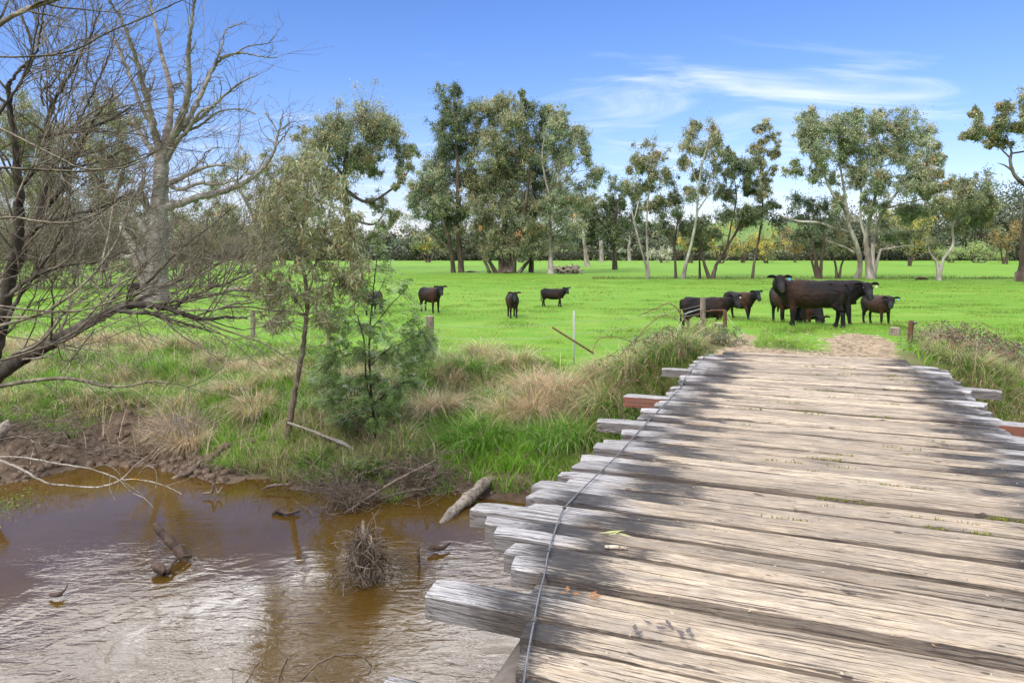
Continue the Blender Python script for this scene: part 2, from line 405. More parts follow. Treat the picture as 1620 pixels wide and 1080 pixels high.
# ------------------------------------------------------------------ ground sheet
def axis(fine0, fine1, step, lo, hi, g=1.045):
    a = list(np.arange(fine0, fine1, step)); s = step; x = a[-1]
    while x < hi: s *= g; x += s; a.append(x)
    s = step; x = a[0]; b = []
    while x > lo: s *= g; x -= s; b.append(x)
    return np.array(b[::-1] + a)
def build_ground():
    xs = axis(-13, 15, .085, -3500, 3500, 1.05); ys = axis(8.5, 24, .085, -250, 5000, 1.04)
    X, Y = np.meshgrid(xs, ys); x = X.ravel(); y = Y.ravel(); z = ground(x, y)
    toe, crest, ntoe = ground_parts(x, y); r = (y - toe) / (crest - toe)
    s = x * SN + y * CS; t = x * CS - y * SN
    mud = (1 - sstep(.03, .22, r + (fbm(x, y, 1.1, 3, 51) - .5) * .35 - .22 * sstep(-5.0, -7.5, x))) * (y > (toe + ntoe) / 2)
    mud = np.maximum(mud, ((y <= (toe + ntoe) / 2) & (z < -1.9)).astype(float))
    # patches of trodden earth by the bridge end
    pth = (1 - sstep(1.0, 1.9, np.abs(t - .1))) * sstep(12.2, 12.6, s) * (1 - sstep(15.2, 18.2, s)) - .55 * (fbm(x, y, .7, 3, 88) - .42) * (s > 13.2)
    centre = np.exp(-((t + .15) / .8) ** 2) * sstep(13.2, 14.2, s) * 1.0
    rt = np.exp(-((t - 1.1) / .7) ** 2 - ((s - 16.3) / 1.6) ** 2) * .5
    pth = np.clip(pth - centre + rt, 0, 1)
    ditch = 79.5 + (x - 20) * .02
    straw = sstep(-.1, .1, r) * (1 - sstep(.85, 1.25, r + (fbm(x, y, 1.5, 3, 77) - .5) * .7)) * .95 * (y > 0)
    straw = np.maximum(straw, sstep(5, 12, x) * (1 - sstep(52, 60, x)) * np.exp(-((y - ditch) / .75) ** 2) * .9)
    col = np.stack([mud, pth, straw], axis=1)
    nx, ny = len(xs), len(ys)
    i = np.arange(ny - 1)[:, None] * nx; j = np.arange(nx - 1)[None, :]
    Q = np.stack([i + j, i + j + 1, i + nx + j + 1, i + nx + j], axis=-1).reshape(-1, 4)
    me = raw_mesh('ground', np.stack([x, y, z], 1), Q, np.full(len(Q), 4), M['ground'], True, col)
    tag(link('ground', me), 'bright green paddock with muddy creek banks', None, None, 'structure')
build_ground()
def build_water():
    V = [(-120, -60, WZ), (120, -60, WZ), (120, 40, WZ), (-120, 40, WZ)]
    o = link('water', raw_mesh('water', V, [0, 1, 2, 3], [4], M['water']))
    tag(o, 'brown rippled creek water', None, None, 'structure')
build_water()

# ------------------------------------------------------------------ bridge
def build_bridge():
    rng = np.random.default_rng(4)
    br = empty('wooden_bridge', (0, 0, 0), 'old timber bridge of uneven weathered planks with black stained edges', 'bridge', rz=-math.radians(22))
    near = [(2.50,-1.02),(2.68,-1.10),(2.93,-1.16),(3.12,-1.75),(3.34,-1.27),(3.53,-1.46),(3.74,-1.56),(3.94,-1.73),(4.10,-1.87),(4.27,-2.04),(4.47,-1.70),
            (4.65,-1.76),(4.88,-1.81),(5.07,-1.62),(5.22,-1.74),(5.40,-1.66),(5.65,-1.70),(5.86,-1.30),(6.03,-1.68),(6.22,-1.66),(6.42,-1.38),(6.60,-1.58),(6.80,-1.40),(7.02,-1.93),
            (7.22,-1.55),(7.40,-1.44),(7.58,-1.60),(7.78,-1.42),(7.98,-1.52),(8.20,-1.50),(8.30,-1.93),(8.50,-1.46),(8.68,-1.52)]
    rows = []
    s = -3.2
    while s < 2.42:
        w = rng.uniform(.17, .24); rows.append((s, rng.uniform(-1.9, -1.2))); s += w
    rows += near; s = 8.88
    while s < 12.75:
        rows.append((s, rng.uniform(-1.58, -1.40))); s += rng.uniform(.15, .23)
    rows.append((12.9, -1.3))
    for k in range(len(rows) - 1):
        s0, tl = rows[k]; s1 = rows[k + 1][0]
        longb = abs(s0 - 8.30) < .02
        tr = rng.uniform(1.82, 1.98)
        if s1 > 12.5: tl, tr = -1.22, 1.55
        elif s1 > 12.2: tl, tr = -1.42, 1.75
        if longb: tr = 2.6
        if abs(s0 - 10.35) < .12: longb2 = True; tl = -1.88; tr = 2.32
        gapw = .010 + rng.uniform(0, .014)
        if rng.random() < .15: gapw += .015
        th = rng.uniform(.10, .125); dz = rng.normal(0, .005)
        if abs(s0 - 3.53) < .01: dz = .026
        if abs(s0 - 3.34) < .01: dz = -.015
        if abs(s0 - 5.40) < .01: dz = .02
        if abs(s0 - 3.12) < .01: dz = .01
        n = 64; tt = np.linspace(tl, tr, n)
        seed = rng.random()
        def wv(sc, amp, sd): return (fbm(tt + seed * 50, tt * 0 + sd, sc, 3, int(seed * 900) + int(sd)) - .5) * amp
        sk = rng.normal(0, .006)
        f = s0 + gapw / 2 + wv(.9, .009, 1) + wv(.05, .005, 6) + sk * (tt - tl)
        b = s1 - gapw / 2 + wv(.9, .009, 2) + wv(.05, .005, 7) + sk * (tt - tl)
        # worn, split ends
        e = np.exp(-(tt - tl) / .07); e2 = np.exp(-(tr - tt) / .07)
        f = f + (e + e2) * rng.uniform(0, .02); b = b - (e + e2) * rng.uniform(0, .025)
        zt = dz + wv(.8, .018, 3) + wv(.12, .006, 8) - (e + e2) * rng.uniform(0, .012) + rng.normal(0, .004) * (tt - .2)
        bev = .008
        wmid = (f + b) / 2
        ring = []
        cut = rng.uniform(-.03, .03)
        for (sv, zz) in ((f, zt - th), (f, zt - bev), (f + bev, zt), (f * .72 + b * .28, zt + .002), (wmid, zt + .003 - rng.uniform(0, .004)), (f * .28 + b * .72, zt + .002), (b - bev, zt), (b, zt - bev), (b, zt - th)):
            shift = cut * (sv - wmid) / .1 * (e - e2)
            ring.append(np.stack([tt + shift, sv, zz], 1))
        R = np.stack(ring, 1); m = R.shape[1]
        R[:, 1:8, 2] += (rng.random((n, 7)) - .5) * .0025
        mb = MB(); i = np.arange(n - 1)[:, None] * m; j = np.arange(m)[None, :]; j2 = (j + 1) % m
        Q = np.stack([i + j, i + m + j, i + m + j2, i + j2], axis=-1).reshape(-1, 4)
        redv = 1.0 if (abs(s0 - 8.30) < .02 or abs(s0 - 5.65) < .02) else (.25 if rng.random() < .12 else 0.0)
        mb.add(R.reshape(-1, 3), Q, (seed, redv, 1.0 if rng.random() < .08 else 0.0))
        mb.L.append(np.arange(m)); mb.T.append(np.array([m])); mb.L.append((n - 1) * m + np.arange(m)[::-1]); mb.T.append(np.array([m]))
        o = mb.build('plank', M['plank'], br, smooth=False)
        if redv == 1.0 and longb: o['label'] = 'long plank with a red brown side'
    # round log girders beneath and the abutment timber
    for tx in (-1.15, .2, 1.5):
        mb = MB(); ss = np.linspace(-3.3, 13.0, 24)
        mb.tube(np.stack([np.full(24, tx), ss, np.full(24, -.36)], 1), .2, 12, True, (.6, 0, 0), .05, rng); mb.build('girder', M['bark_dead'], br)
    for sy in (-1.2, 9.6):
        for tx in (-1.2, 1.5):
            mb = MB(); mb.tube([(tx, sy, -3.4), (tx, sy, -1.9), (tx, sy, -.9)], .17, 12, True, (.5, 0, 0), .06, rng); mb.build('pile', M['bark_dead'], br)
        mb = MB(); mb.tube([(-1.75, sy, -.75), (0, sy, -.74), (2.1, sy, -.75)], .17, 12, True, (.5, 0, 0), .04, rng); mb.build('crosshead', M['bark_dead'], br)
    # moss and small weeds in the gaps between planks
    mb = MB(); P = []
    rr = [r[0] for r in rows if r[0] > 4.5]
    for k in range(46):
        sgap = rr[rng.integers(len(rr))]; t0 = rng.uniform(-.7, 1.2); ln = rng.uniform(.05, .45)
        for q in range(int(ln * 140) + 6): P.append((t0 + rng.uniform(0, ln), sgap + rng.normal(0, .008), -.006))
    P = np.array(P); A = unit(rng.normal(0, .6, P.shape) + np.array([0, 0, .9])); B = unit(np.cross(A, rng.normal(0, 1, P.shape)))
    cc = np.array([.22, .24, .03]) * rng.uniform(.6, 1.25, (len(P), 1))
    mb.leaves(P, A, B, rng.uniform(.012, .035, len(P)), .008, cc)
    o = mb.build('moss', M['blade'], br); tag(o, kind='stuff')
    # leaf scraps and dirt crumbs
    mb = MB(); n = 1500; tt = rng.uniform(-.95, 1.6, n); si = rng.integers(0, len(rows), n); sv = np.array([rows[i][0] for i in si]) + np.abs(rng.normal(0, .02, n)) * np.where(rng.random(n) < .6, 1, 3)
    P = np.stack([tt, sv, np.full(n, .008) + rng.uniform(0, .014, n)], 1)
    a = rng.uniform(0, 6.28, n); A = np.stack([np.cos(a), np.sin(a), rng.normal(0, .1, n)], 1); B = np.stack([-np.sin(a), np.cos(a), rng.normal(0, .1, n)], 1)
    pal = np.array([(.30,.20,.11), (.42,.33,.20), (.12,.075,.045), (.34,.16,.07), (.5,.45,.33)])
    mb.leaves(P, A, B, rng.uniform(.008, .035, n), rng.uniform(.005, .012, n), pal[rng.integers(0, 5, n)])
    o = mb.build('leaf_litter', M['litter'], None); o.rotation_euler = (0, 0, -math.radians(22))
    tag(o, 'dry leaf scraps and crumbs scattered over the bridge planks', 'leaf litter', None, 'stuff')
    # cable lying along the left edge
    cp = [(1122,556),(1096,583),(1082,600),(1078,611),(1060,630),(1035,656),(1005,688),(975,722),(930,765),(893,804),(880,834),(868,872),(862,906),(852,945),(845,983),(836,1030),(828,1084),(822,1130)]
    W = []
    for (x, y) in cp:
        D = F * (CAMZ - .02) / (y - HY); W.append(((x - CX) / F * D, D, .022))
    W = spline(W, 5); mb = MB(); mb.tube(W, .005, 8); root = empty('cable', W[0], 'dark wire cable lying loosely along the left plank ends', 'cable')
    o = mb.build('wire_strand', M['cable'], root); o.location = -Vector(W[0])
    for (x, y) in ((893,804),(868,872),(845,983),(1078,611)):
        D = F * (CAMZ - .02) / (y - HY); p = np.array([(x - CX) / F * D, D, .024]); mb = MB()
        for q in range(3):
            a = np.linspace(0, 6.4, 12); d = np.array([.3, .95, 0]); d /= np.linalg.norm(d); u = np.array([.95, -.3, 0])
            C = p + d * (q - 1) * .009 + u[None] * np.cos(a)[:, None] * .009 + np.array([0, 0, 1])[None] * np.sin(a)[:, None] * .009
            mb.tube(C, .0028, 5)
        o = mb.build('knot', M['cable'], root); o.location = -Vector(W[0])
    # stick and leaves on the deck
    def deckp(x, y, z=.02):
        D = F * (CAMZ - z) / (y - HY); return np.array([(x - CX) / F * D, D, z])
    mb = MB(); a, b = deckp(957, 865), deckp(993, 867); mb.tube(spline([a, (a + b) / 2 + (0, .004, .002), b], 3), [.010,.011,.012,.012,.011,.011,.009], 8, True, (1.3, 1.25, 1.15), .1, rng)
    tag(mb.build('stick', M['bleached']), 'short pale stick lying on the planks right of the cable', 'stick')
    mb = MB()
    for (x0, y0, x1, y1, w) in ((948,843,990,838,.03), (975,842,1000,848,.02), (962,847,985,838,.015)):
        a, b = deckp(x0, y0, .03), deckp(x1, y1, .035); u = unit(b - a)
        mb.leaves(np.array([a]), u[None], unit(np.cross(u, (0, 0, 1)))[None], np.linalg.norm(b - a), w, (.35, .36, .14))
    tag(mb.build('leaf', M['litter']), 'pale green strap leaf curled on the planks above the short stick', 'leaf')
    mb = MB()
    for (x, y) in ((935,942), (1038,990), (1060,994), (1086,1000), (897,936), (1008,1000)):
        p = deckp(x, y, .022); aa = rng.uniform(0, 6.28, 3)
        for q in aa: mb.leaves(p[None] + rng.normal(0, .012, 3) * (1, 1, 0), np.array([[math.cos(q), math.sin(q), .1]]), np.array([[-math.sin(q), math.cos(q), .1]]), .05, .025, (.26, .12, .05) if x < 1000 else (.12, .10, .09))
    tag(mb.build('fallen_leaves', M['litter']), 'small brown fallen leaves strewn on the nearest planks', 'leaves', None, 'stuff')
build_bridge()

# ------------------------------------------------------------------ grasses
def blades(mb, P, L, W, lean, droop, col, rng, seg=3, leandir=None):
    n = len(P); a = rng.uniform(0, 6.283, n); d = np.stack([np.cos(a), np.sin(a), np.zeros(n)], 1)
    if leandir is not None: d = unit(d * .75 + leandir)
    side = np.stack([-d[:, 1], d[:, 0], np.zeros(n)], 1)
    side = unit(side + d * rng.uniform(-1, 1, (n, 1)))
    V = []
    for k in range(seg + 1):
        t = k / seg
        c = P + d * (L * lean * t ** 1.4)[:, None]
        c[:, 2] += L * (t - droop * t * t)
        w = W * (1 - t) ** .7
        if k < seg: V += [c - side * w[:, None] / 2, c + side * w[:, None] / 2]
        else: V += [c]
    m = 2 * seg + 1; V = np.stack(V, 1).reshape(-1, 3)
    idx = np.arange(n)[:, None] * m
    c4 = np.repeat(col, m, axis=0)
    base = mb.n
    Q = np.concatenate([np.stack([idx[:, 0] + 2 * k, idx[:, 0] + 2 * k + 1, idx[:, 0] + 2 * k + 3, idx[:, 0] + 2 * k + 2], 1) for k in range(seg - 1)]) if seg > 1 else np.zeros((0, 4), int)
    mb.V.append(V.astype(np.float32)); mb.C.append(c4.astype(np.float32))
    if len(Q): mb.L.append((Q + base).ravel()); mb.T.append(np.full(len(Q), 4))
    T = np.stack([idx[:, 0] + 2 * (seg - 1), idx[:, 0] + 2 * (seg - 1) + 1, idx[:, 0] + 2 * seg], 1)
    mb.L.append((T + base).ravel()); mb.T.append(np.full(len(T), 3)); mb.n += len(V)

def scatter_wedge(n, rng, d0, d1, pad=.78):
    y = np.sqrt(rng.uniform(d0 ** 2, d1 ** 2, n)); x = rng.uniform(-pad, pad, n) * y; return x, y
def bank_grass():
    rng = np.random.default_rng(11)
    n = 680000; x = rng.uniform(-19, 17, n); y = rng.uniform(9.0, 24, n)
    toe, crest, _ = ground_parts(x, y); r = (y - toe) / (crest - toe)
    s = x * SN + y * CS; t = x * CS - y * SN
    off = ~(((np.abs(t - .15) < 1.85) & (s < 12.95)) | ((np.abs(t - .1) < 1.7) & (s >= 12.95) & (s < 17.5)))
    vis = np.abs(x) < .76 * y + 1
    cl = fbm(x, y, .75, 3, 101); cl2 = fbm(x, y, .30, 2, 102); dryf = fbm(x, y, 1.25, 3, 103)
    # short lush grass
    edge = .03 + .30 * (fbm(x, y, 1.1, 3, 51) - .5) + .24 * sstep(-5, -7.5, x)
    ok = vis & off & (r > edge) & (r < 1.35) & (rng.random(n) < np.clip((cl2 - .25) * 3.2, .08, 1) * .85)
    xg, yg = x[ok], y[ok]; rg = r[ok]; zg = ground(xg, yg); m = len(xg); d = dryf[ok]
    L = (.17 + .38 * np.clip((cl[ok] - .3) * 2.5, 0, 1)) * rng.uniform(.6, 1.25, m) * (1 - .45 * sstep(.9, 1.35, rg))
    g = np.array([.165, .36, .03]) * rng.uniform(.4, 1.6, (m, 1)) + np.array([.07, .05, .006]) * rng.random((m, 1))
    brn = (rng.random(m) < np.clip((d - .45) * 2.6, .06, .7)); g[brn] = np.array([.50, .40, .22]) * rng.uniform(.5, 1.4, (brn.sum(), 1))
    mb = MB(); P = np.stack([xg, yg, zg - .01], 1)
    down = np.tile(np.array([[-.1, -.5, 0]]), (m, 1))
    blades(mb, P, L, rng.uniform(.008, .015, m), rng.uniform(.25, .9, m), rng.uniform(.1, .7, m), g, rng, 3, down)
    o = mb.build('bank_grass', M['blade']); tag(o, 'mixed green and straw grass covering the creek bank', 'grass', None, 'stuff')
    # long dry and green tussocks
    mb = MB(); cnt = 0
    spots = []
    def tuss(px, D, n, L, dry, rad, droop=.75, lean=.9): spots.append((px, D, n, L, dry, rad, droop, lean))
    for a in [(770,17.6,1300,.95,.75,.45),(740,16.6,900,.8,.5,.4),(815,16.6,900,.8,.8,.4),(700,17,700,.7,.7,.5),(840,15.2,1300,.95,.95,.4),(880,14.6,1400,.95,.95,.45),(905,14.2,1100,.9,.8,.4),
              (845,13.9,1400,.95,.97,.35),(800,13.8,1000,.8,.9,.35),(690,14.3,1400,.9,.9,.4),(660,14.8,900,.8,.7,.4),(730,13.4,1100,.8,.12,.35),(765,13.2,1100,.85,.10,.35),(870,12.9,1300,.8,.08,.35),(915,12.7,1100,.8,.15,.4),
              (960,14.5,1400,.9,.8,.4),(990,14.6,1300,.9,.75,.45),(1000,13.6,1300,.9,.55,.4),(1040,14.4,1100,.8,.5,.4),(950,13.4,1200,.9,.7,.4),(980,13.0,1000,.8,.4,.35),
              (290,19.3,800,.6,.97,.5),(330,18.6,700,.55,.9,.45),(400,17.4,900,.65,.9,.5),(440,16.2,900,.65,.8,.45),(370,15.8,900,.7,.85,.45),(400,14.8,900,.75,.9,.4),(280,14.6,1300,.9,.97,.38),(300,14.0,900,.8,.95,.3),
              (350,16.8,800,.6,.15,.5),(250,16.0,900,.6,.1,.5),(210,17.6,900,.6,.15,.6),(150,18.5,800,.6,.2,.6),(90,18.8,800,.65,.3,.6),(40,18.5,800,.65,.6,.6),(20,17,800,.7,.7,.6),(230,19.6,800,.6,.8,.6),
              (550,16.5,800,.7,.6,.5),(530,15,700,.7,.6,.45),(620,15.2,700,.7,.7,.45),(560,14,700,.6,.6,.4),(500,12.9,700,.4,.12,.4),(530,12.7,600,.35,.1,.4),(590,12.6,400,.35,.2,.3),(640,13,600,.6,.5,.35),(180,15.5,900,.5,.3,.5),(140,14.9,500,.5,.7,.4),
              (1500,12.2,900,.55,.5,.45),(1530,11.5,1000,.55,.6,.45),(1560,11.0,1000,.55,.5,.45),(1590,10.7,1000,.6,.6,.45),(1625,10.5,1000,.6,.6,.45),(1550,12.0,900,.6,.7,.4),(1600,11.6,900,.6,.6,.4),(1060,13.2,900,.5,.4,.4),(1030,12.8,900,.6,.4,.4),(1085,14.2,900,.45,.5,.4),(1050,15.2,900,.55,.8,.5),(1010,15.6,900,.6,.85,.5),(1120,15.5,600,.35,.2,.5),(1090,12.7,700,.4,.3,.35),(990,12.4,900,.7,.3,.35),(1475,13.8,600,.4,.5,.4),(1500,13.0,900,.5,.7,.4),(1530,12.4,900,.5,.7,.4),(1570,12.0,900,.55,.6,.4),(1610,11.6,900,.55,.6,.4),(1480,15.5,700,.4,.4,.5),(1640,12.6,900,.7,.8,.5),(1540,13.4,1000,.75,.95,.5),(1600,14.6,1000,.7,.9,.5),(1520,14.5,900,.7,.85,.5),(1560,13.8,900,.7,.8,.5),(1600,13.4,900,.7,.7,.5),(1500,15.5,600,.6,.7,.4),(1640,14,900,.8,.8,.5),(1580,15.5,700,.6,.7,.5)]:
        tuss(*a)
    spots += [(60,19.5,900,.8,.95,.6,.7,.6),(100,20.5,900,.8,.95,.7,.7,.6),(140,21,900,.8,.95,.7,.7,.6),(190,21.5,800,.7,.9,.7,.7,.6),(20,20,900,.8,.95,.7,.7,.6),(250,21.5,600,.6,.9,.6,.7,.6)]
    for k in range(220):
        Xr = rng.uniform(-13, 4.0); u = rng.uniform(.3, 1.05); tt, cc, _ = ground_parts(np.array([Xr]), np.array([0.])); D = float(tt[0] + u * (cc[0] - tt[0]))
        tuss(CX + Xr / D * F, D, 300, rng.uniform(.3, .65), rng.choice([.1, .5, .9], p=[.4, .2, .4]), rng.uniform(.25, .45))
    for px, D, n, L, dry, rad, droop, lean in spots:
        c = on_ground(px, D); a = rng.uniform(0, 6.28, n); q = rad * np.sqrt(rng.random(n)) * .8
        P = np.stack([c[0] + np.cos(a) * q, c[1] + np.sin(a) * q * .8, np.zeros(n)], 1)
        tt = P[:, 0] * CS - P[:, 1] * SN; ss = P[:, 0] * SN + P[:, 1] * CS
        k = ~((np.abs(tt - .15) < 1.85) & (ss < 17)); P = P[k]; n = len(P); a = a[k]
        if n < 5: continue
        P[:, 2] = ground(P[:, 0], P[:, 1]) - .01
        isd = rng.random(n) < dry
        col = np.where(isd[:, None], np.array([.66, .54, .33]) * rng.uniform(.35, 1.4, (n, 1)), np.array([.155, .34, .03]) * rng.uniform(.4, 1.6, (n, 1)))
        col[isd] *= rng.uniform((.85, .85, .7), (1.15, 1.05, 1.2), (isd.sum(), 3))
        out = np.stack([np.cos(a), np.sin(a) - .5, np.zeros(n)], 1) * 1.3
        blades(mb, P, L * rng.uniform(.6, 1.35, n), rng.uniform(.006, .014, n), lean * rng.uniform(.2, 1.1, n), droop * rng.uniform(.5, 1.35, n), col, rng, 4, out)
    n = 15000; x = rng.uniform(-17, 14, n); y = rng.uniform(10, 22, n); toe, crest, _ = ground_parts(x, y); r = (y - toe) / (crest - toe); s_ = x * SN + y * CS; t_ = x * CS - y * SN
    k = (r > .08) & (r < 1.15) & ~((np.abs(t_ - .15) < 2.2) & (s_ < 18)) & (rng.random(n) < np.clip((fbm(x, y, 1.6, 2, 321) - .3) * 3, .1, 1)); x, y = x[k], y[k]; n = len(x)
    blades(mb, np.stack([x, y, ground(x, y)], 1), rng.uniform(.35, .95, n), rng.uniform(.006, .012, n), rng.choice([.25, .7, 1.6], n) * rng.uniform(.5, 1.2, n), rng.uniform(.0, .75, n), np.array([.64, .52, .33]) * rng.uniform(.35, 1.4, (n, 1)), rng, 4)
    o = mb.build('tall_grass', M['blade']); tag(o, 'long drooping dry and green grass tussocks on the bank', 'grass', None, 'stuff')
bank_grass()
def field_grass():
    rng = np.random.default_rng(12); mb = MB()
    for (n, d0, d1, lo, hi, w) in ((150000, 13, 24, .05, .12, .009), (130000, 24, 42, .05, .11, .018), (70000, 42, 80, .05, .12, .035)):
        x, y = scatter_wedge(n, rng, d0, d1, .76); toe, crest, _ = ground_parts(x, y); r = (y - toe) / (crest - toe)
        s = x * SN + y * CS; t = x * CS - y * SN
        pth = (np.abs(t - .1) < 1.9) & (s < 17.6); cen = np.exp(-((t + .25) / .65) ** 2) * (s > 13.6) > .45
        ok = (r > .85) & ~((np.abs(t - .1) < 2.1) & (s < 12.9)) & (~pth | (cen & (rng.random(n) < .9)) | (rng.random(n) < .04)) & ~((np.abs(x * CS - y * SN) < 2.2) & (s < 12.95))
        cl = fbm(x, y, 1.6, 3, 201)
        ok &= rng.random(n) < np.clip((cl - .25) * 2.6, .15, 1)
        x, y, cl = x[ok], y[ok], cl[ok]; m = len(x)
        g = np.array([.155, .265, .025]) * rng.uniform(.65, 1.35, (m, 1)) * (1.15 - .55 * np.clip((cl - .45) * 3, 0, 1))[:, None] + np.array([.04, .02, .004]) * rng.random((m, 1))
        tan = rng.random(m) < .025; g[tan] = (.34, .30, .14)
        L = rng.uniform(lo, hi, m) * (.6 + 1.3 * np.clip((cl - .35) * 2.2, 0, 1))
        blades(mb, np.stack([x, y, ground(x, y) - .01], 1), L, np.full(m, w), rng.uniform(.3, 1.1, m), rng.uniform(.1, .5, m), g, rng, 2 if d0 < 20 else 1)
    # grass along the ditch under the trees
    n = 16000; x = rng.uniform(9, 56, n); y = 79.5 + (x - 20) * .02 + rng.normal(0, .8, n)
    g = np.where(rng.random((n, 1)) < .5, np.array([.20, .17, .06]), np.array([.07, .15, .015])) * rng.uniform(.5, 1.3, (n, 1))
    blades(mb, np.stack([x, y, ground(x, y)], 1), rng.uniform(.15, .45, n), np.full(n, .05), rng.uniform(.2, .8, n), rng.uniform(0, .5, n), g, rng, 1)
    o = mb.build('field_grass', M['blade']); tag(o, 'short bright green pasture grass of the paddock', 'grass', None, 'stuff')
field_grass()

# ------------------------------------------------------------------ trees
def rot_about(v, k, a):
    return v * math.cos(a) + np.cross(k, v) * math.sin(a) + k * np.dot(k, v) * (1 - math.cos(a))
def fractal(out, rng, p, d, L, r, depth, ang=.6, nch=3, grav=0.0, wig=.16, shrink=.62, rmin=.002):
    n = 6 if depth > 0 else 4; pts = [p]; dd = d / np.linalg.norm(d); st = L / n
    for k in range(n):
        dd = unit(dd + rng.normal(0, wig, 3) + np.array([0, 0, grav])); pts.append(pts[-1] + dd * st)
    pts = np.array(pts); rr = np.linspace(r, max(r * .35, rmin * .7), n + 1); out.append((pts, rr))
    if depth <= 0: return
    for c in range(nch):
        t = rng.uniform(.25, 1.0); i = min(int(t * n), n - 1); q = pts[i] + (pts[i + 1] - pts[i]) * (t * n - i)
        loc = unit(pts[i + 1] - pts[i]); k = unit(np.cross(loc, rng.normal(0, 1, 3)))
        fractal(out, rng, q, rot_about(loc, k, ang * rng.uniform(.6, 1.4)), L * shrink * rng.uniform(.6, 1.15), max(rmin, rr[i] * .62), depth - 1, ang, nch, grav, wig, shrink, rmin)
def emit(mb, polys, base, big=6, col=(1, 1, 1), rng=None):
    for p, r in polys:
        s = 8 if r[0] > .12 else (5 if r[0] > .03 else 3)
        mb.tube(p - base, r, s if s != 8 else 10, False, col, .08 if r[0] > .1 and rng is not None else 0, rng)

PAL_GUM = np.array([(.100,.105,.052), (.080,.090,.045), (.125,.125,.066), (.066,.078,.040), (.13,.115,.060)])
PAL_GREY = np.array([(.10,.115,.062), (.085,.105,.055), (.125,.135,.078), (.07,.09,.045), (.135,.125,.07)])
PAL_DARK = np.array([(.045,.058,.026), (.055,.068,.030), (.07,.08,.036), (.038,.050,.024)])
PAL_YEL = np.array([(.19,.15,.025), (.22,.17,.03), (.09,.10,.03), (.07,.085,.03), (.08,.09,.035)])
PAL_ORG = np.array([(.16,.10,.03), (.13,.09,.03), (.07,.065,.03), (.06,.06,.03)])
PAL_BRN = np.array([(.13,.105,.06), (.16,.13,.08), (.10,.085,.05), (.12,.115,.05)])
def gum(name, label, cat, base_px, D, trunks, lobes, bark='bark_pale', pal=PAL_GUM, leafL=.42, leafW=.16, dens=1.0, seed=1, group='gum trees in the paddock', clr=.16,
        sub=14, per=64, trunk_name='trunk', depthk=.8, droop=.6, brad=.27, red=.02):
    """trunks: list of [(px, py, halfwidth_px), ...] drawn limbs; lobes: (px, py, rx, ry) foliage masses; all in metres at distance D"""
    rng = np.random.default_rng(seed)
    b = on_ground(base_px, D); root = empty(name, b, label, cat, group)
    m = D / F; polys = []; nodes = []
    for q, tr in enumerate(trunks):
        P = []; dy = 0; slope = rng.normal(0, .18)
        for k, (x, y, w) in enumerate(tr):
            dd = D if (k == 0 and q == 0) else D + (tr[0][1] - y) * m * slope
            P.append((*pt(x, y, dd), w * m * .75))
        if len(tr[0]) and tr[0][1] > HY + 5: 
            P[0] = (P[0][0], P[0][1], gz(P[0][0], P[0][1]) - .12, P[0][3] * 1.3)
        P[-1] = (*P[-1][:3], P[-1][3] * .35)
        S = spline(P, 5); S[:, :2] += rng.normal(0, .03, (len(S), 2)) * (S[:, 3:4] * 2 + .2) * (np.arange(len(S)) > 1)[:, None]
        polys.append((S[:, :3], np.maximum(S[:, 3], .02))); nodes += [(p, r) for p, r in zip(S[2:, :3], S[2:, 3])]
    xs = [l[0] for l in lobes]; W = (max(xs) - min(xs)) / 2 + np.mean([l[2] for l in lobes]); cmid = (max(xs) + min(xs)) / 2
    cl = []
    for (x, y, rx, ry) in lobes:
        n = max(3, int(rx * ry / 105 * dens))
        zc = W * m * depthk * rng.uniform(-.55, .55) * math.sqrt(max(.05, 1 - ((x - cmid) / (W + 1)) ** 2))
        for k in range(n):
            v = unit(rng.normal(0, 1, 3)) * rng.uniform(.25, .92) ** .5
            q = pt(x + v[0] * rx, y + v[1] * ry, D + zc + v[2] * min(rx, ry * 1.3) * m)
            cl.append((q, clr * 1.22 * (rx + ry) * m * rng.uniform(.7, 1.3)))
    tb = polys[0][0][:, :]
    cl.sort(key=lambda c: np.linalg.norm(c[0] - tb[-1]))
    NP = np.array([p for p, r in nodes]); NR = np.array([r for p, r in nodes])
    mb2 = MB(); LP = []; LC = []
    for q, rc in cl:
        d = NP - q; dist = np.linalg.norm(d, axis=1) + np.maximum(0, d[:, 2] + .2) * 1.6
        i = int(np.argmin(dist)); a = NP[i]; v = q - a; Lb = np.linalg.norm(v)
        if Lb > .05:
            r0 = min(NR[i] * .6, .018 * Lb + .02); mid = a + v * .5 + rng.normal(0, .07, 3) * Lb + np.array([0, 0, -.04 * Lb])
            S = spline([(*a, r0), (*mid, r0 * .7), (*q, r0 * .38)], 4); polys.append((S[:, :3], S[:, 3]))
            NP = np.vstack([NP, S[2:, :3]]); NR = np.concatenate([NR, S[2:, 3]])
        st = np.exp(rng.normal(0, .32, 3))
        for k in range(sub):
            w = np.clip(rng.normal(0, .62, 3), -1.3, 1.3) * rc * st; e = q + w
            polys.append((np.array([q, q + w * .55 + rng.normal(0, .06, 3) * rc, e]), np.array([.03, .02, .01]) * (D / 80)))
            LP.append(e); LC.append(rc)
    LP = np.array(LP); LC = np.array(LC); n = len(LP)
    pc = pal[rng.integers(0, len(pal), n)] * rng.uniform(.75, 1.3, (n, 1)); redm = rng.random(n) < red; pc[redm] = pc[redm] * (1.75, 1.05, .8)
    P = np.repeat(LP, per, 0) + rng.normal(0, 1, (n * per, 3)) * np.repeat(LC * rng.uniform(.5, 1.4, n), per)[:, None] * np.array([brad, brad, brad * 1.1]) * np.exp(np.clip(rng.normal(0, .35, (n * per, 1)), -1, .45))
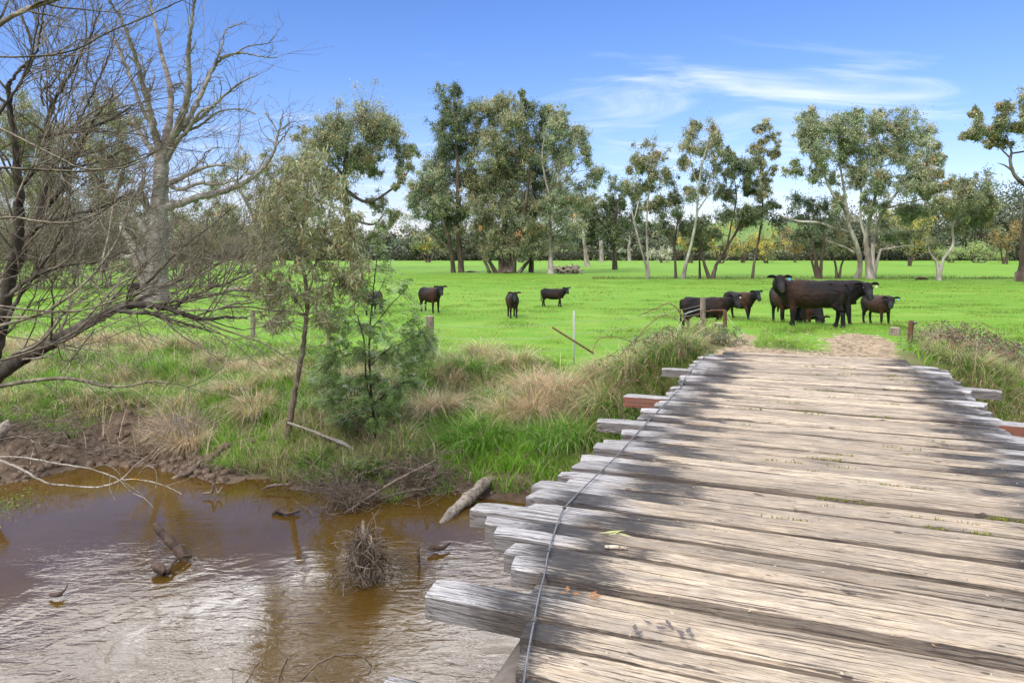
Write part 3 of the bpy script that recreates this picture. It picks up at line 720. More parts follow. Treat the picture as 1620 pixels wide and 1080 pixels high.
    C = np.repeat(pc, per, 0) * rng.uniform(.6, 1.45, (n * per, 1)) * 2.95
    N = len(P); A = unit(rng.normal(0, .7, (N, 3)) + np.array([0, 0, -droop])); B = unit(np.cross(A, rng.normal(0, 1, (N, 3))))
    mb2.leaves(P - b, A, B, rng.uniform(.55, 1.2, N) * leafL * .66, leafW * .66, C)
    mb = MB(); emit(mb, polys, b, rng=rng); mb.build(trunk_name, M[bark], root)
    mb2.build('crown', M['leaf'], root, smooth=False)
    return root

def build_trees():
    G = gum
    # beyond the saplings on the left
    G('gum_tree', 'rounded gum tree with bare right limb behind the slender sapling', 'tree', 562, 125,
      [[(562,426,9),(556,380,7),(548,330,6),(545,285,5),(548,240,4),(555,205,3)],[(546,300,4),(580,320,3),(612,305,2.5),(640,280,2),(652,255,1.5)],[(547,270,3.5),(570,240,2.5),(595,210,2)],[(546,280,3.5),(520,250,2.5),(500,225,2)],[(552,345,3),(590,355,2.2),(610,335,1.5)]],
      [(560,205,52,33),(515,225,35,30),(605,220,32,30),(640,245,18,20),(490,255,28,25),(575,250,35,22),(530,270,30,20),(600,365,18,14),(480,290,25,25),(630,290,10,10),(622,205,28,22),(645,235,16,20),(490,215,22,18),(470,270,24,24),(560,250,30,22),(540,300,26,22),(455,300,18,20),(600,325,22,16),(625,345,16,12),(642,268,18,14),(600,265,24,16)], 'bark_brown', PAL_GUM, .55, .22, 1.0, 101, clr=.17)
    G('gum_tree', 'wide spreading dark gum tree behind the dead tree branch tip', 'tree', 410, 130,
      [[(412,424,9),(408,390,7),(405,350,6),(412,310,4),(420,280,3)],[(405,350,4),(385,310,3),(365,280,2)],[(408,345,4),(440,320,3),(460,300,2)]],
      [(375,265,32,22),(410,262,35,22),(455,272,35,28),(350,290,22,18),(440,310,30,25),(395,300,30,22),(470,320,30,30)], 'bark_dead', PAL_GUM, .5, .2, .8, 102, clr=.18, sub=10)
    G('gum_tree', 'olive gum tree farthest left behind the bare willow', 'tree', 60, 110,
      [[(62,428,9),(60,380,7),(50,320,5),(40,270,4),(30,220,3)],[(58,350,5),(80,300,4),(95,250,3)]],
      [(20,185,40,30),(60,220,40,30),(15,240,35,30),(95,260,30,28),(50,290,45,35),(5,310,35,35),(90,330,35,25)], 'bark_brown', PAL_GUM, .5, .2, .8, 103, clr=.17)
    G('gum_tree', 'olive gum tree directly left of the tall dead tree', 'tree', 165, 110,
      [[(165,428,8),(163,380,6),(165,320,5),(160,260,4),(165,200,3)],[(164,330,5),(190,290,4),(200,240,3)],[(163,300,4),(140,260,3),(125,215,2)]],
      [(160,180,38,25),(130,215,30,25),(195,200,28,25),(160,250,40,28),(205,260,25,25),(130,290,35,25),(180,320,40,28)], 'bark_brown', PAL_GUM, .5, .2, .8, 104, clr=.17)
    G('gum_tree', 'low rounded gum tree far behind the dead tree low limb', 'tree', 325, 165,
      [[(325,418,5),(324,395,4),(326,365,3),(328,340,2)],[(324,385,3),(305,360,2),(295,345,1.5)],[(325,380,3),(350,355,2),(362,340,1.5)]],
      [(300,345,24,18),(330,325,26,20),(360,345,24,18),(320,365,28,18),(350,370,24,16),(290,370,20,14),(380,370,18,14)], 'bark_brown', PAL_GUM, .6, .25, 1.2, 105, clr=.18)
    G('gum_tree', 'low spreading gum tree seen through the sapling crown', 'tree', 448, 160,
      [[(448,420,5),(447,395,4),(450,365,3),(452,340,2)],[(447,385,3),(425,360,2),(415,345,1.5)],[(448,380,3),(475,355,2),(488,345,1.5)]],
      [(425,345,24,18),(455,330,26,20),(485,345,24,18),(440,368,28,16),(475,370,26,16),(410,370,20,14),(505,365,20,16)], 'bark_brown', PAL_GREY, .6, .25, 1.2, 106, clr=.18)
    # the central grove
    g = 'gum trees of the central grove'
    G('gum_tree', 'tallest narrow gum tree at the left of the central grove', 'tree', 730, 99,
      [[(730,432,5.5),(726,380,5),(724,320,4.5),(724,260,3.5),(720,200,2.8),(718,155,2)],[(724,330,3),(700,290,2.2),(690,260,1.5)],[(724,300,3),(745,255,2),(752,220,1.4)]],
      [(712,160,20,24),(735,180,20,30),(705,205,22,28),(735,230,22,30),(712,255,25,28),(738,285,22,28),(700,300,26,26),(722,335,24,22)], 'bark_brown', PAL_DARK, .42, .16, 1.5, 111, g, .17)
    G('gum_tree', 'bushy gum tree with low left foliage at the grove edge', 'tree', 716, 99,
      [[(717,432,4.5),(714,400,4),(705,360,3.5),(690,320,2.6),(680,290,2)],[(710,380,3),(725,340,2),(730,300,1.5)],[(712,395,2.6),(690,375,2),(672,360,1.5)]],
      [(672,290,22,25),(662,320,16,22),(690,315,26,25),(680,350,28,22),(705,375,24,20),(690,270,20,18),(668,368,14,14),(708,335,22,20)], 'bark_brown', PAL_GREY, .42, .16, 1.5, 112, g, .17)
    G('gum_tree', 'massive many stemmed gum tree in the middle of the grove', 'tree', 803, 98,
      [[(803,435,11),(803,410,9),(800,370,7),(795,310,5),(788,240,4),(782,185,2.5)],[(795,434,7),(790,400,5),(770,350,4),(755,300,3),(748,260,2)],[(810,434,7),(815,400,5),(825,350,4),(835,300,3),(838,250,2)],
       [(786,434,4),(768,405,3),(745,385,2.4),(722,375,1.8)],[(775,433,3.5),(766,412,2.6),(750,400,2)],[(820,436,4),(835,415,3),(850,400,2)]],
      [(775,165,20,18),(800,170,25,22),(770,200,24,24),(805,210,30,28),(775,245,32,28),(815,250,30,30),(760,285,32,28),(800,295,34,28),(830,285,26,28),(775,330,38,26),(820,335,34,26),(755,365,30,20),(800,375,40,22),(760,400,22,14),(830,385,32,20),(838,345,25,30)], 'bark_brown', PAL_GUM, .42, .16, 1.35, 113, g, .165)
    G('gum_tree', 'pointed gum tree between the massive one and the white trunk', 'tree', 838, 101,
      [[(840,432,4.5),(842,390,4),(846,330,3.4),(846,270,2.6),(842,210,2)],[(845,330,2.5),(860,290,1.8)]],
      [(830,165,20,18),(850,185,20,25),(828,200,24,25),(855,230,22,26),(838,255,24,24),(850,290,26,26),(865,330,26,24),(845,370,24,18)], 'bark_brown', PAL_DARK, .42, .16, 1.4, 114, g, .17)
    G('gum_tree', 'white trunked gum tree at the right of the central grove', 'tree', 872, 96,
      [[(872,438,6.5),(871,410,4.6),(870,370,4),(870,330,3.6),(871,300,3),(880,265,2.5),(893,235,2),(905,205,1.4)],[(871,315,2.6),(862,280,2),(858,240,1.5),(865,200,1.2)],[(872,310,2.6),(895,285,2),(915,265,1.4)]],
      [(870,180,20,16),(895,185,22,18),(880,210,28,22),(915,215,22,20),(935,240,14,18),(905,250,30,22),(930,275,20,20),(870,255,26,22),(895,300,32,24),(925,315,22,22),(870,320,22,26),(900,350,30,20),(885,385,26,16)], 'bark_pale', PAL_GREY, .40, .15, 1.25, 115, g, .165)
    # single trees between the grove and the ditch
    h = 'smaller gum trees in the paddock'
    G('gum_tree', 'leaning pale pole trunk just right of the central grove', 'tree', 929, 143,
      [[(929,422,5),(926,395,4),(923,365,3.2),(921,340,2.5)],[(922,350,2),(930,325,1.5)]], [(925,335,18,16),(915,320,14,16),(938,345,14,12)], 'bark_pale', PAL_GREY, .6, .25, 1.3, 121, h, .2)
    G('gum_tree', 'spreading brown trunked gum tree nearest the leaning pale pole', 'tree', 972, 118,
      [[(973,428,5),(972,400,4),(971,370,3.5),(975,340,2.6),(980,310,2)],[(971,375,2.6),(950,350,2),(935,335,1.4)],[(972,370,2.6),(995,345,2),(1005,330,1.4)]],
      [(975,305,26,18),(950,325,24,16),(1000,325,24,16),(935,345,18,14),(970,345,30,18),(1010,350,22,16),(950,365,22,14),(990,372,26,14)], 'bark_brown', PAL_DARK, .5, .2, 1.2, 122, h, .17)
    G('gum_tree', 'two stemmed slender white gum tree at the left of the ditch', 'tree', 1025, 79,
      [[(1026,441,3.6),(1023,425,2.6),(1016,400,2.3),(1008,370,2.2),(1002,345,1.9),(998,325,1.4)],[(1026,440,3.4),(1025,410,2.2),(1023,370,2),(1024,330,1.8),(1028,290,1.4),(1032,255,1)],[(1003,350,1.4),(1012,310,1.2),(1010,275,.9)]],
      [(1015,245,20,16),(1040,240,18,15),(1005,270,20,16),(1035,265,20,18),(1000,300,16,14),(1050,280,14,16),(1020,300,18,12),(1045,315,10,12),(1022,330,12,10)], 'bark_pale', PAL_GUM, .36, .13, 1.25, 123, h, .19)
    G('gum_tree', 'thin grey gum tree with a small crown left of the leaning white trunk', 'tree', 1068, 79.5,
      [[(1069,440,3),(1068,415,2.4),(1066,390,2.2),(1052,360,1.7),(1043,335,1.2),(1040,300,.9)],[(1067,392,1.8),(1072,350,1.4),(1075,310,1)]],
      [(1045,325,14,14),(1070,300,16,20),(1065,340,18,16),(1080,360,18,14),(1050,365,12,10)], 'bark_brown', PAL_DARK, .36, .13, 1.2, 124, h, .2)
    G('gum_tree', 'tall gum tree with leaning white trunk above the ditch', 'tree', 1080, 79,
      [[(1080,441,4.2),(1086,415,3.2),(1094,385,2.8),(1101,350,2.5),(1104,315,2.1),(1108,275,1.7),(1116,240,1.3),(1124,212,.9)],[(1103,335,1.6),(1120,310,1.3),(1140,290,1)],[(1106,300,1.5),(1095,265,1.1),(1090,235,.8)],[(1112,255,1.2),(1135,235,.9)]],
      [(1115,205,20,15),(1135,215,20,16),(1095,225,18,18),(1120,240,24,18),(1150,240,14,14),(1085,255,14,14),(1110,272,22,16),(1140,270,18,14),(1130,300,20,14),(1095,300,14,14)], 'bark_pale', PAL_GUM, .36, .13, 1.1, 125, h, .19)
    G('gum_tree', 'dark windswept gum tree forking low over the ditch', 'tree', 1125, 79,
      [[(1126,442,4.5),(1133,420,3.4),(1146,400,2.8),(1158,378,2.4),(1175,355,1.9),(1198,342,1.4),(1215,332,1)],[(1124,440,3.6),(1113,412,2.6),(1108,385,2),(1106,360,1.5),(1112,335,1)],[(1150,390,2),(1158,350,1.7),(1165,310,1.4),(1160,270,1)],[(1160,375,1.6),(1180,335,1.3),(1195,318,1)]],
      [(1195,335,26,12),(1170,345,24,14),(1215,328,14,10),(1150,300,18,16),(1170,275,20,18),(1160,250,14,14),(1110,355,18,16),(1125,375,16,12),(1185,300,14,12),(1140,335,16,12)], 'bark_brown', PAL_DARK, .36, .13, 1.3, 126, h, .19)
    G('gum_tree', 'short dark stem between the white and the forking tree', 'tree', 1107, 80,
      [[(1107,441,2.6),(1107,420,2),(1106,400,1.6),(1110,380,1)]], [(1108,375,12,10),(1100,385,9,8),(1116,388,9,7)], 'bark_brown', PAL_GUM, .34, .13, 1.2, 127, h, .22)
    G('gum_tree', 'tall slim gum tree with wispy crown right of the forking tree', 'tree', 1191, 79,
      [[(1190,442,3.2),(1193,415,2.5),(1200,380,2.2),(1206,340,1.9),(1206,300,1.6),(1208,255,1.2),(1212,215,.9)],[(1206,320,1.3),(1190,295,1),(1180,280,.7)],[(1206,285,1.2),(1222,260,.9)]],
      [(1212,205,14,15),(1205,230,16,14),(1220,235,12,14),(1198,262,16,14),(1215,275,14,14),(1190,290,14,10),(1212,305,14,12),(1200,335,12,10)], 'bark_brown', PAL_GUM, .36, .13, 1.2, 128, h, .2)
    # the spreading white gum on the right
    G('gum_tree', 'largest spreading gum tree with two white trunks behind the cows', 'tree', 1377, 79,
      [[(1377,442,8),(1374,415,6.5),(1372,394,6),(1370,377,5),(1376,345,4),(1386,305,3),(1395,255,2),(1398,215,1.4)],
       [(1355,442,6),(1361,417,5),(1357,394,5),(1350,373,4.6),(1343,359,4.4),(1341,342,4),(1334,326,3.6),(1320,311,2.8),(1309,290,2.2),(1298,255,1.6),(1290,215,1.2)],
       [(1343,366,3.6),(1322,362,3),(1299,353,2.8),(1280,351,2.4),(1263,350,2.1),(1240,343,1.5),(1225,333,1)],
       [(1379,415,5),(1381,394,4.2),(1386,362,3.5),(1398,332,3),(1422,300,2.3),(1440,262,1.6),(1455,230,1)],
       [(1381,408,3),(1392,399,2.6),(1404,394,2.2),(1435,389,1.5),(1456,391,.9)],
       [(1341,335,3),(1337,312,2.6),(1333,285,2.2),(1328,245,1.6),(1330,205,1.1)],
       [(1344,362,2.4),(1330,350,2.1),(1317,345,1.9),(1294,327,1.4),(1280,318,.9)],
       [(1352,400,2.6),(1340,393,2.1),(1320,385,1.6),(1305,380,1)],
       [(1371,380,3),(1362,350,2.4),(1362,310,2),(1368,260,1.5)],[(1400,330,2.2),(1430,322,1.8),(1460,315,1.2),(1480,312,.8)]],
      [(1280,185,20,16),(1268,220,22,20),(1300,205,28,22),(1335,190,26,20),(1365,200,28,22),(1400,195,28,20),(1435,205,28,22),(1465,222,24,20),(1485,245,18,16),(1290,245,28,20),(1330,235,30,22),(1370,240,30,22),
       (1410,240,30,22),(1450,258,30,22),(1300,280,26,16),(1345,280,28,20),(1390,285,30,20),(1430,295,30,20),(1468,292,24,18),(1320,320,20,12),(1380,325,26,18),(1420,335,28,16),(1460,330,20,14),(1260,265,14,14),(1400,362,26,14),(1440,370,20,12)],
      'bark_pale', PAL_GREY, .40, .15, 1.15, 131, 'gum trees on the right', .17)
    G('gum_tree', 'brown many stemmed gum tree just left of the twin white trunks', 'tree', 1295, 80,
      [[(1296,441,5.5),(1292,420,4),(1288,395,3),(1280,365,2.2),(1275,335,1.5)],[(1297,440,4),(1300,410,3),(1304,380,2.2),(1300,350,1.4)],[(1294,420,2.5),(1280,400,2),(1268,375,1.4),(1262,345,1)]],
      [(1280,340,26,18),(1300,365,24,16),(1268,370,18,14),(1310,335,20,14),(1270,310,20,16),(1290,390,16,9)], 'bark_brown', PAL_DARK, .36, .13, .9, 132, 'gum trees on the right', .2, sub=10)
    G('gum_tree', 'low brown shrubby tree between the cows and twin white trunks', 'tree', 1325, 81,
      [[(1324,439,2.8),(1322,420,2.2),(1315,400,1.6),(1308,390,1)],[(1327,439,2.6),(1331,420,2),(1338,405,1.4),(1350,398,.9)]],
      [(1318,390,16,10),(1338,395,16,9),(1330,378,16,10)], 'bark_brown', PAL_GUM, .34, .13, 1.0, 133, 'gum trees on the right', .2, sub=9)
    G('gum_tree', 'small forked gum tree standing alone near the right edge', 'tree', 1486, 72,
      [[(1486,446,4.8),(1484,427,3.8),(1482,416,3.2),(1475,405,2.4),(1468,392,1.5)],[(1485,425,3.6),(1492,412,3),(1500,400,2.7),(1508,385,2.5),(1507,360,2),(1514,342,1.6),(1528,328,1.1)],[(1507,365,1.6),(1498,340,1.2),(1490,315,.9)],[(1512,345,1.3),(1540,335,1),(1560,320,.7)]],
      [(1495,285,24,16),(1520,300,28,18),(1550,300,22,18),(1500,325,26,16),(1535,330,28,18),(1562,325,16,16),(1545,355,24,14),(1515,350,22,14),(1480,305,16,16),(1470,385,12,8)], 'bark_pale', PAL_GUM, .36, .14, 1.2, 134, 'gum trees on the right', .18)
    G('gum_tree', 'thick flared trunk gum tree cut off by the right edge', 'tree', 1622, 70,
      [[(1626,447,23),(1624,425,17),(1624,395,14),(1628,350,12),(1634,310,10),(1636,280,8)],[(1636,300,6),(1618,290,4.6),(1604,275,3.6),(1598,255,3),(1600,240,2.2),(1592,215,1.5)],[(1604,272,2.6),(1590,262,1.6),(1578,258,1)],[(1600,252,2),(1580,232,1.4),(1560,215,1)],[(1636,285,5),(1655,240,4),(1660,190,3)],[(1600,243,2),(1625,238,1.7),(1640,225,1.2)]],
      [(1585,180,22,15),(1560,200,22,14),(1605,200,22,16),(1535,215,16,9),(1622,175,20,14),(1575,222,20,10),(1640,205,26,22),(1670,190,30,28),(1690,240,30,28),(1550,182,12,8),(1660,150,30,20)], 'bark_brown', PAL_GUM, .42, .15, 1.05, 135, 'gum trees on the right', .17)
    # dead stag with limbs among the far trees
    rng = np.random.default_rng(5)
    for (px, py, top, w, lab, sd) in ((952,415,345,3.6,'small bleached dead tree with curled limbs behind the grove gap',1), (996,413,372,3.0,'short pale dead stump trunk right of the brown trunked gum',2)):
        D = 3164 / (py - 400); b = on_ground(px, D); root = empty('dead_tree', b, lab, 'dead tree'); polys = []
        P = np.array([(*pt(px, py, D), w * D / F), (*pt(px - 1, (py + top) / 2, D), w * .7 * D / F), (*pt(px + 1, (py + top) / 2 - 12, D), w * .5 * D / F)]); P[0, 2] = b[2] - .1
        S = spline(P, 4); polys.append((S[:, :3], S[:, 3])); rg = np.random.default_rng(sd)
        for k in range(6 if sd == 1 else 3): fractal(polys, rg, S[-1 - k % 3, :3], np.array([rg.uniform(-1, 1), rg.uniform(-.5, .5), .8]), (5 if sd == 1 else 3.0), .22, 2, .7, 3, 0, .25, .6, .04)
        mb = MB(); emit(mb, polys, b); mb.build('trunk', M['bark_pale'], root)
build_trees()

def bush(name, label, cat, px, D, lobes, pal, seed, group, leafL=.5, leafW=.25, per=36, sub=10, dens=1.0, stems=3, brk='bark_brown'):
    rng = np.random.default_rng(seed); lo = min(lobes, key=lambda l: -l[1]); ybase = HY + (CAMZ - FZ) * F / D
    tr = []
    for k in range(stems):
        l = lobes[k % len(lobes)]; x0 = px + rng.uniform(-3, 3)
        tr.append([(x0, ybase, 1.6), ((x0 + l[0]) / 2 + rng.uniform(-2, 2), (ybase + l[1]) / 2 + 4, 1.2), (l[0], l[1], .6)])
    return gum(name, label, cat, px, D, tr, lobes, brk, pal, leafL, leafW, dens, seed, group, .22, sub, per, 'trunk', .8, .2, .4, 0)
def build_backdrop():
    # separate wattles and shrubs that can be told apart
    g = 'flowering wattles along the far edge'
    for k, (px, D, lobes, pal, lab) in enumerate([
        (1140,190,[(1125,375,16,14),(1145,365,18,16),(1160,385,14,12),(1135,392,16,9)],PAL_YEL,'golden flowering wattle behind the leaning white trunk'),
        (1212,195,[(1200,385,16,12),(1222,380,16,14),(1212,398,16,8)],PAL_YEL,'golden flowering wattle right of the slim wispy gum'),
        (1092,200,[(1085,372,12,14),(1095,385,12,10)],PAL_YEL,'small golden wattle between the thin and the white trunk'),
        (1175,205,[(1170,362,14,12),(1185,380,14,12),(1176,392,14,8)],PAL_YEL,'yellow green wattle beneath the windswept gum'),
        (1258,210,[(1252,372,12,14),(1266,385,12,12),(1256,395,12,8)],PAL_ORG,'orange tinged wattle left of the largest white gum'),
        (1440,150,[(1425,350,26,14),(1455,362,22,16),(1435,378,26,12),(1470,385,16,12),(1462,345,14,12)],PAL_YEL,'yellow wattle under the right side of the largest gum'),
        (1590,180,[(1582,372,18,10),(1600,365,16,12),(1590,385,20,8)],PAL_ORG,'orange brown wattle beside the thick flared trunk'),
        (678,210,[(672,378,14,10),(688,384,12,10),(665,388,10,8)],PAL_YEL,'pale yellow wattle at the left foot of the grove'),
        (332,180,[(325,380,14,10),(342,385,14,9),(330,392,14,7)],PAL_YEL,'dull yellow wattle right of the dead tree')]):
        bush('wattle', lab, 'wattle', px, D, lobes, pal, 300 + k, g, .55, .3)
    g = 'low shrubs along the far edge'
    for k, (px, D, lobes, pal, lab) in enumerate([
        (1545,200,[(1525,400,20,10),(1550,395,22,12),(1572,402,16,9)],np.array([(.13,.16,.05),(.10,.13,.045),(.16,.18,.06)]),'rounded light green shrub left of the thick flared trunk'),
        (1505,205,[(1498,402,12,8),(1512,400,12,9)],np.array([(.12,.15,.05),(.10,.12,.05)]),'small light green shrub behind the small forked gum'),
        (1047,200,[(1040,398,14,9),(1055,400,12,8)],np.array([(.22,.21,.15),(.18,.18,.12),(.13,.14,.09)]),'pale whitish shrub behind the two stemmed gum'),
        (825,210,[(818,402,14,7),(832,403,12,7)],PAL_GREY,'grey green shrub seen through the central grove')]):
        bush('shrub', lab, 'shrub', px, D, lobes, pal, 340 + k, g, .5, .3)
    # bare brown thickets behind the dead tree
    for k, (px, D, w, h, lab) in enumerate([(300,60,75,120,'tangled bare brown thicket right of the dead tree trunk'), (150,58,90,150,'tangled bare brown thicket left of the dead tree trunk'), (30,55,80,160,'tangled bare brown thicket at the far left edge'), (385,100,30,80,'thin bare shrub beyond the dead tree limb')]):
        rng = np.random.default_rng(400 + k); b = on_ground(px, D); root = empty('thicket', b, lab, 'thicket', 'bare thickets on the far bank'); polys = []; m = D / F
        for q in range(26 if k < 3 else 12):
            o = b + np.array([rng.uniform(-w, w) * m * .8, rng.uniform(-3, 3), 0]); o[2] = gz(o[0], o[1]) - .05
            fractal(polys, rng, o, np.array([rng.normal(0, .45), rng.normal(0, .4), 1.0]), h * m * rng.uniform(.5, .95) * .72, .06, 3, .5, 4, .0, .14, .62, .012)
        mb = MB(); emit(mb, polys, b, col=(1, 1, 1)); mb.build('stem', M['thicket'], root)
        lp = np.concatenate([p[-2:] for p, r in polys if len(p) == 5]); n = len(lp); per = 5 if k < 3 else 4
        P = np.repeat(lp, per, 0) + rng.normal(0, .22, (n * per, 3)); N = len(P)
        A = unit(rng.normal(0, 1, (N, 3))); B = unit(np.cross(A, rng.normal(0, 1, (N, 3)))); mb = MB()
        mb.leaves(P - b, A, B, .16, .05, PAL_BRN[rng.integers(0, 4, N)] * rng.uniform(1.0, 2.0, (N, 1))); mb.build('foliage', M['leaf'], root, smooth=False)
    # the far wood: one mass of trees along the back of the paddock
    rng = np.random.default_rng(77); mbL = MB(); mbT = MB()
    X = []
    def hgt(px): return np.interp(px, [-300,0,200,420,470,600,660,900,940,1040,1060,1240,1262,1330,1480,1560,1700,2000], [95,90,85,82,70,58,55,62,66,60,28,26,60,85,108,122,126,118])
    for k in range(330):
        px = rng.uniform(-250, 1900); row = rng.choice([0, 1, 2]); D = 262 + row * 16 + rng.uniform(-6, 6)
        H = hgt(px) * D / F * rng.uniform(.62, 1.02) * (.72 if row == 0 else 1)
        if row == 0 and rng.random() < .5: H *= .45
        b = on_ground(px, D); X.append((b, H)); pal = [PAL_DARK, PAL_GUM, PAL_DARK, PAL_GREY, PAL_BRN][rng.integers(0, 5)] * rng.uniform(1.2, 2.0)
        Wc = H * rng.uniform(.28, .42)
        nl = 16; c = b + np.stack([rng.normal(0, .55, nl) * Wc, rng.normal(0, .55, nl) * Wc, H * rng.uniform(.25, .98, nl)], 1)
        per = 46; P = np.repeat(c, per, 0) + rng.normal(0, 1, (nl * per, 3)) * Wc * np.array([.26, .26, .20]); P[:, 2] = np.maximum(P[:, 2], b[2] + .1)
        N = len(P); A = unit(rng.normal(0, 1, (N, 3)) + (0, 0, -.3)); B = unit(np.cross(A, rng.normal(0, 1, (N, 3))))
        C = np.repeat(pal[rng.integers(0, len(pal), nl)] * rng.uniform(.6, 1.35, (nl, 1)), per, 0) * rng.uniform(.7, 1.3, (N, 1))
        mbL.leaves(P, A, B, rng.uniform(.7, 1.4, N), .6, C)
        mbL.tube([b - (0, 0, .2), b + (rng.normal(0, .3), 0, H * .4), b + (rng.normal(0, .8), 0, H * .85)], [H * .022 + .1, H * .018, H * .006], 5, False, rng.choice([.08, .22]) * np.array([1, .88, .75]))
    # dense understorey
    n = 60000; px = rng.uniform(-250, 1900, n); D = rng.uniform(256, 268, n); x = (px - CX) / F * D
    hh = 3.2 * (.5 + fbm(x, x * 0, 9, 3, 5)); P = np.stack([x, D, FZ + rng.random(n) ** .8 * hh], 1)
    A = unit(rng.normal(0, 1, (n, 3))); B = unit(np.cross(A, rng.normal(0, 1, (n, 3))))
    cc = np.array([.075, .08, .042]) * (.6 + 1.2 * fbm(x, x * 0, 6, 2, 8))[:, None] * rng.uniform(.6, 1.3, (n, 1)); 
    mbL.leaves(P, A, B, .8, .6, cc)
    # scattered trees on the green hill behind
    for k in range(70):
        D = rng.uniform(430, 640); px = rng.uniform(960, 1330); b = on_ground(px, D); 
        if rng.random() < .5 and 1090 < px < 1250: continue
        H = rng.uniform(6, 12); nl = 7; c = b + np.stack([rng.normal(0, .3, nl) * H, rng.normal(0, .3, nl) * H, H * rng.uniform(.3, .95, nl)], 1); per = 26
        P = np.repeat(c, per, 0) + rng.normal(0, 1, (nl * per, 3)) * H * .13; N = len(P)
        A = unit(rng.normal(0, 1, (N, 3))); B = unit(np.cross(A, rng.normal(0, 1, (N, 3))))
        mbL.leaves(P, A, B, 1.5, 1.1, PAL_DARK[rng.integers(0, 4, N)] * rng.uniform(.8, 1.3, (N, 1)))
    tag(mbL.build('far_wood', M['leaf'], smooth=False), 'dark belt of bushland trees along the far side of the paddock', 'wood', None, 'stuff')
M['thicket'] = stickmat('thicket_stem', (.17,.135,.10), (.36,.30,.23), 0, 2)
build_backdrop()

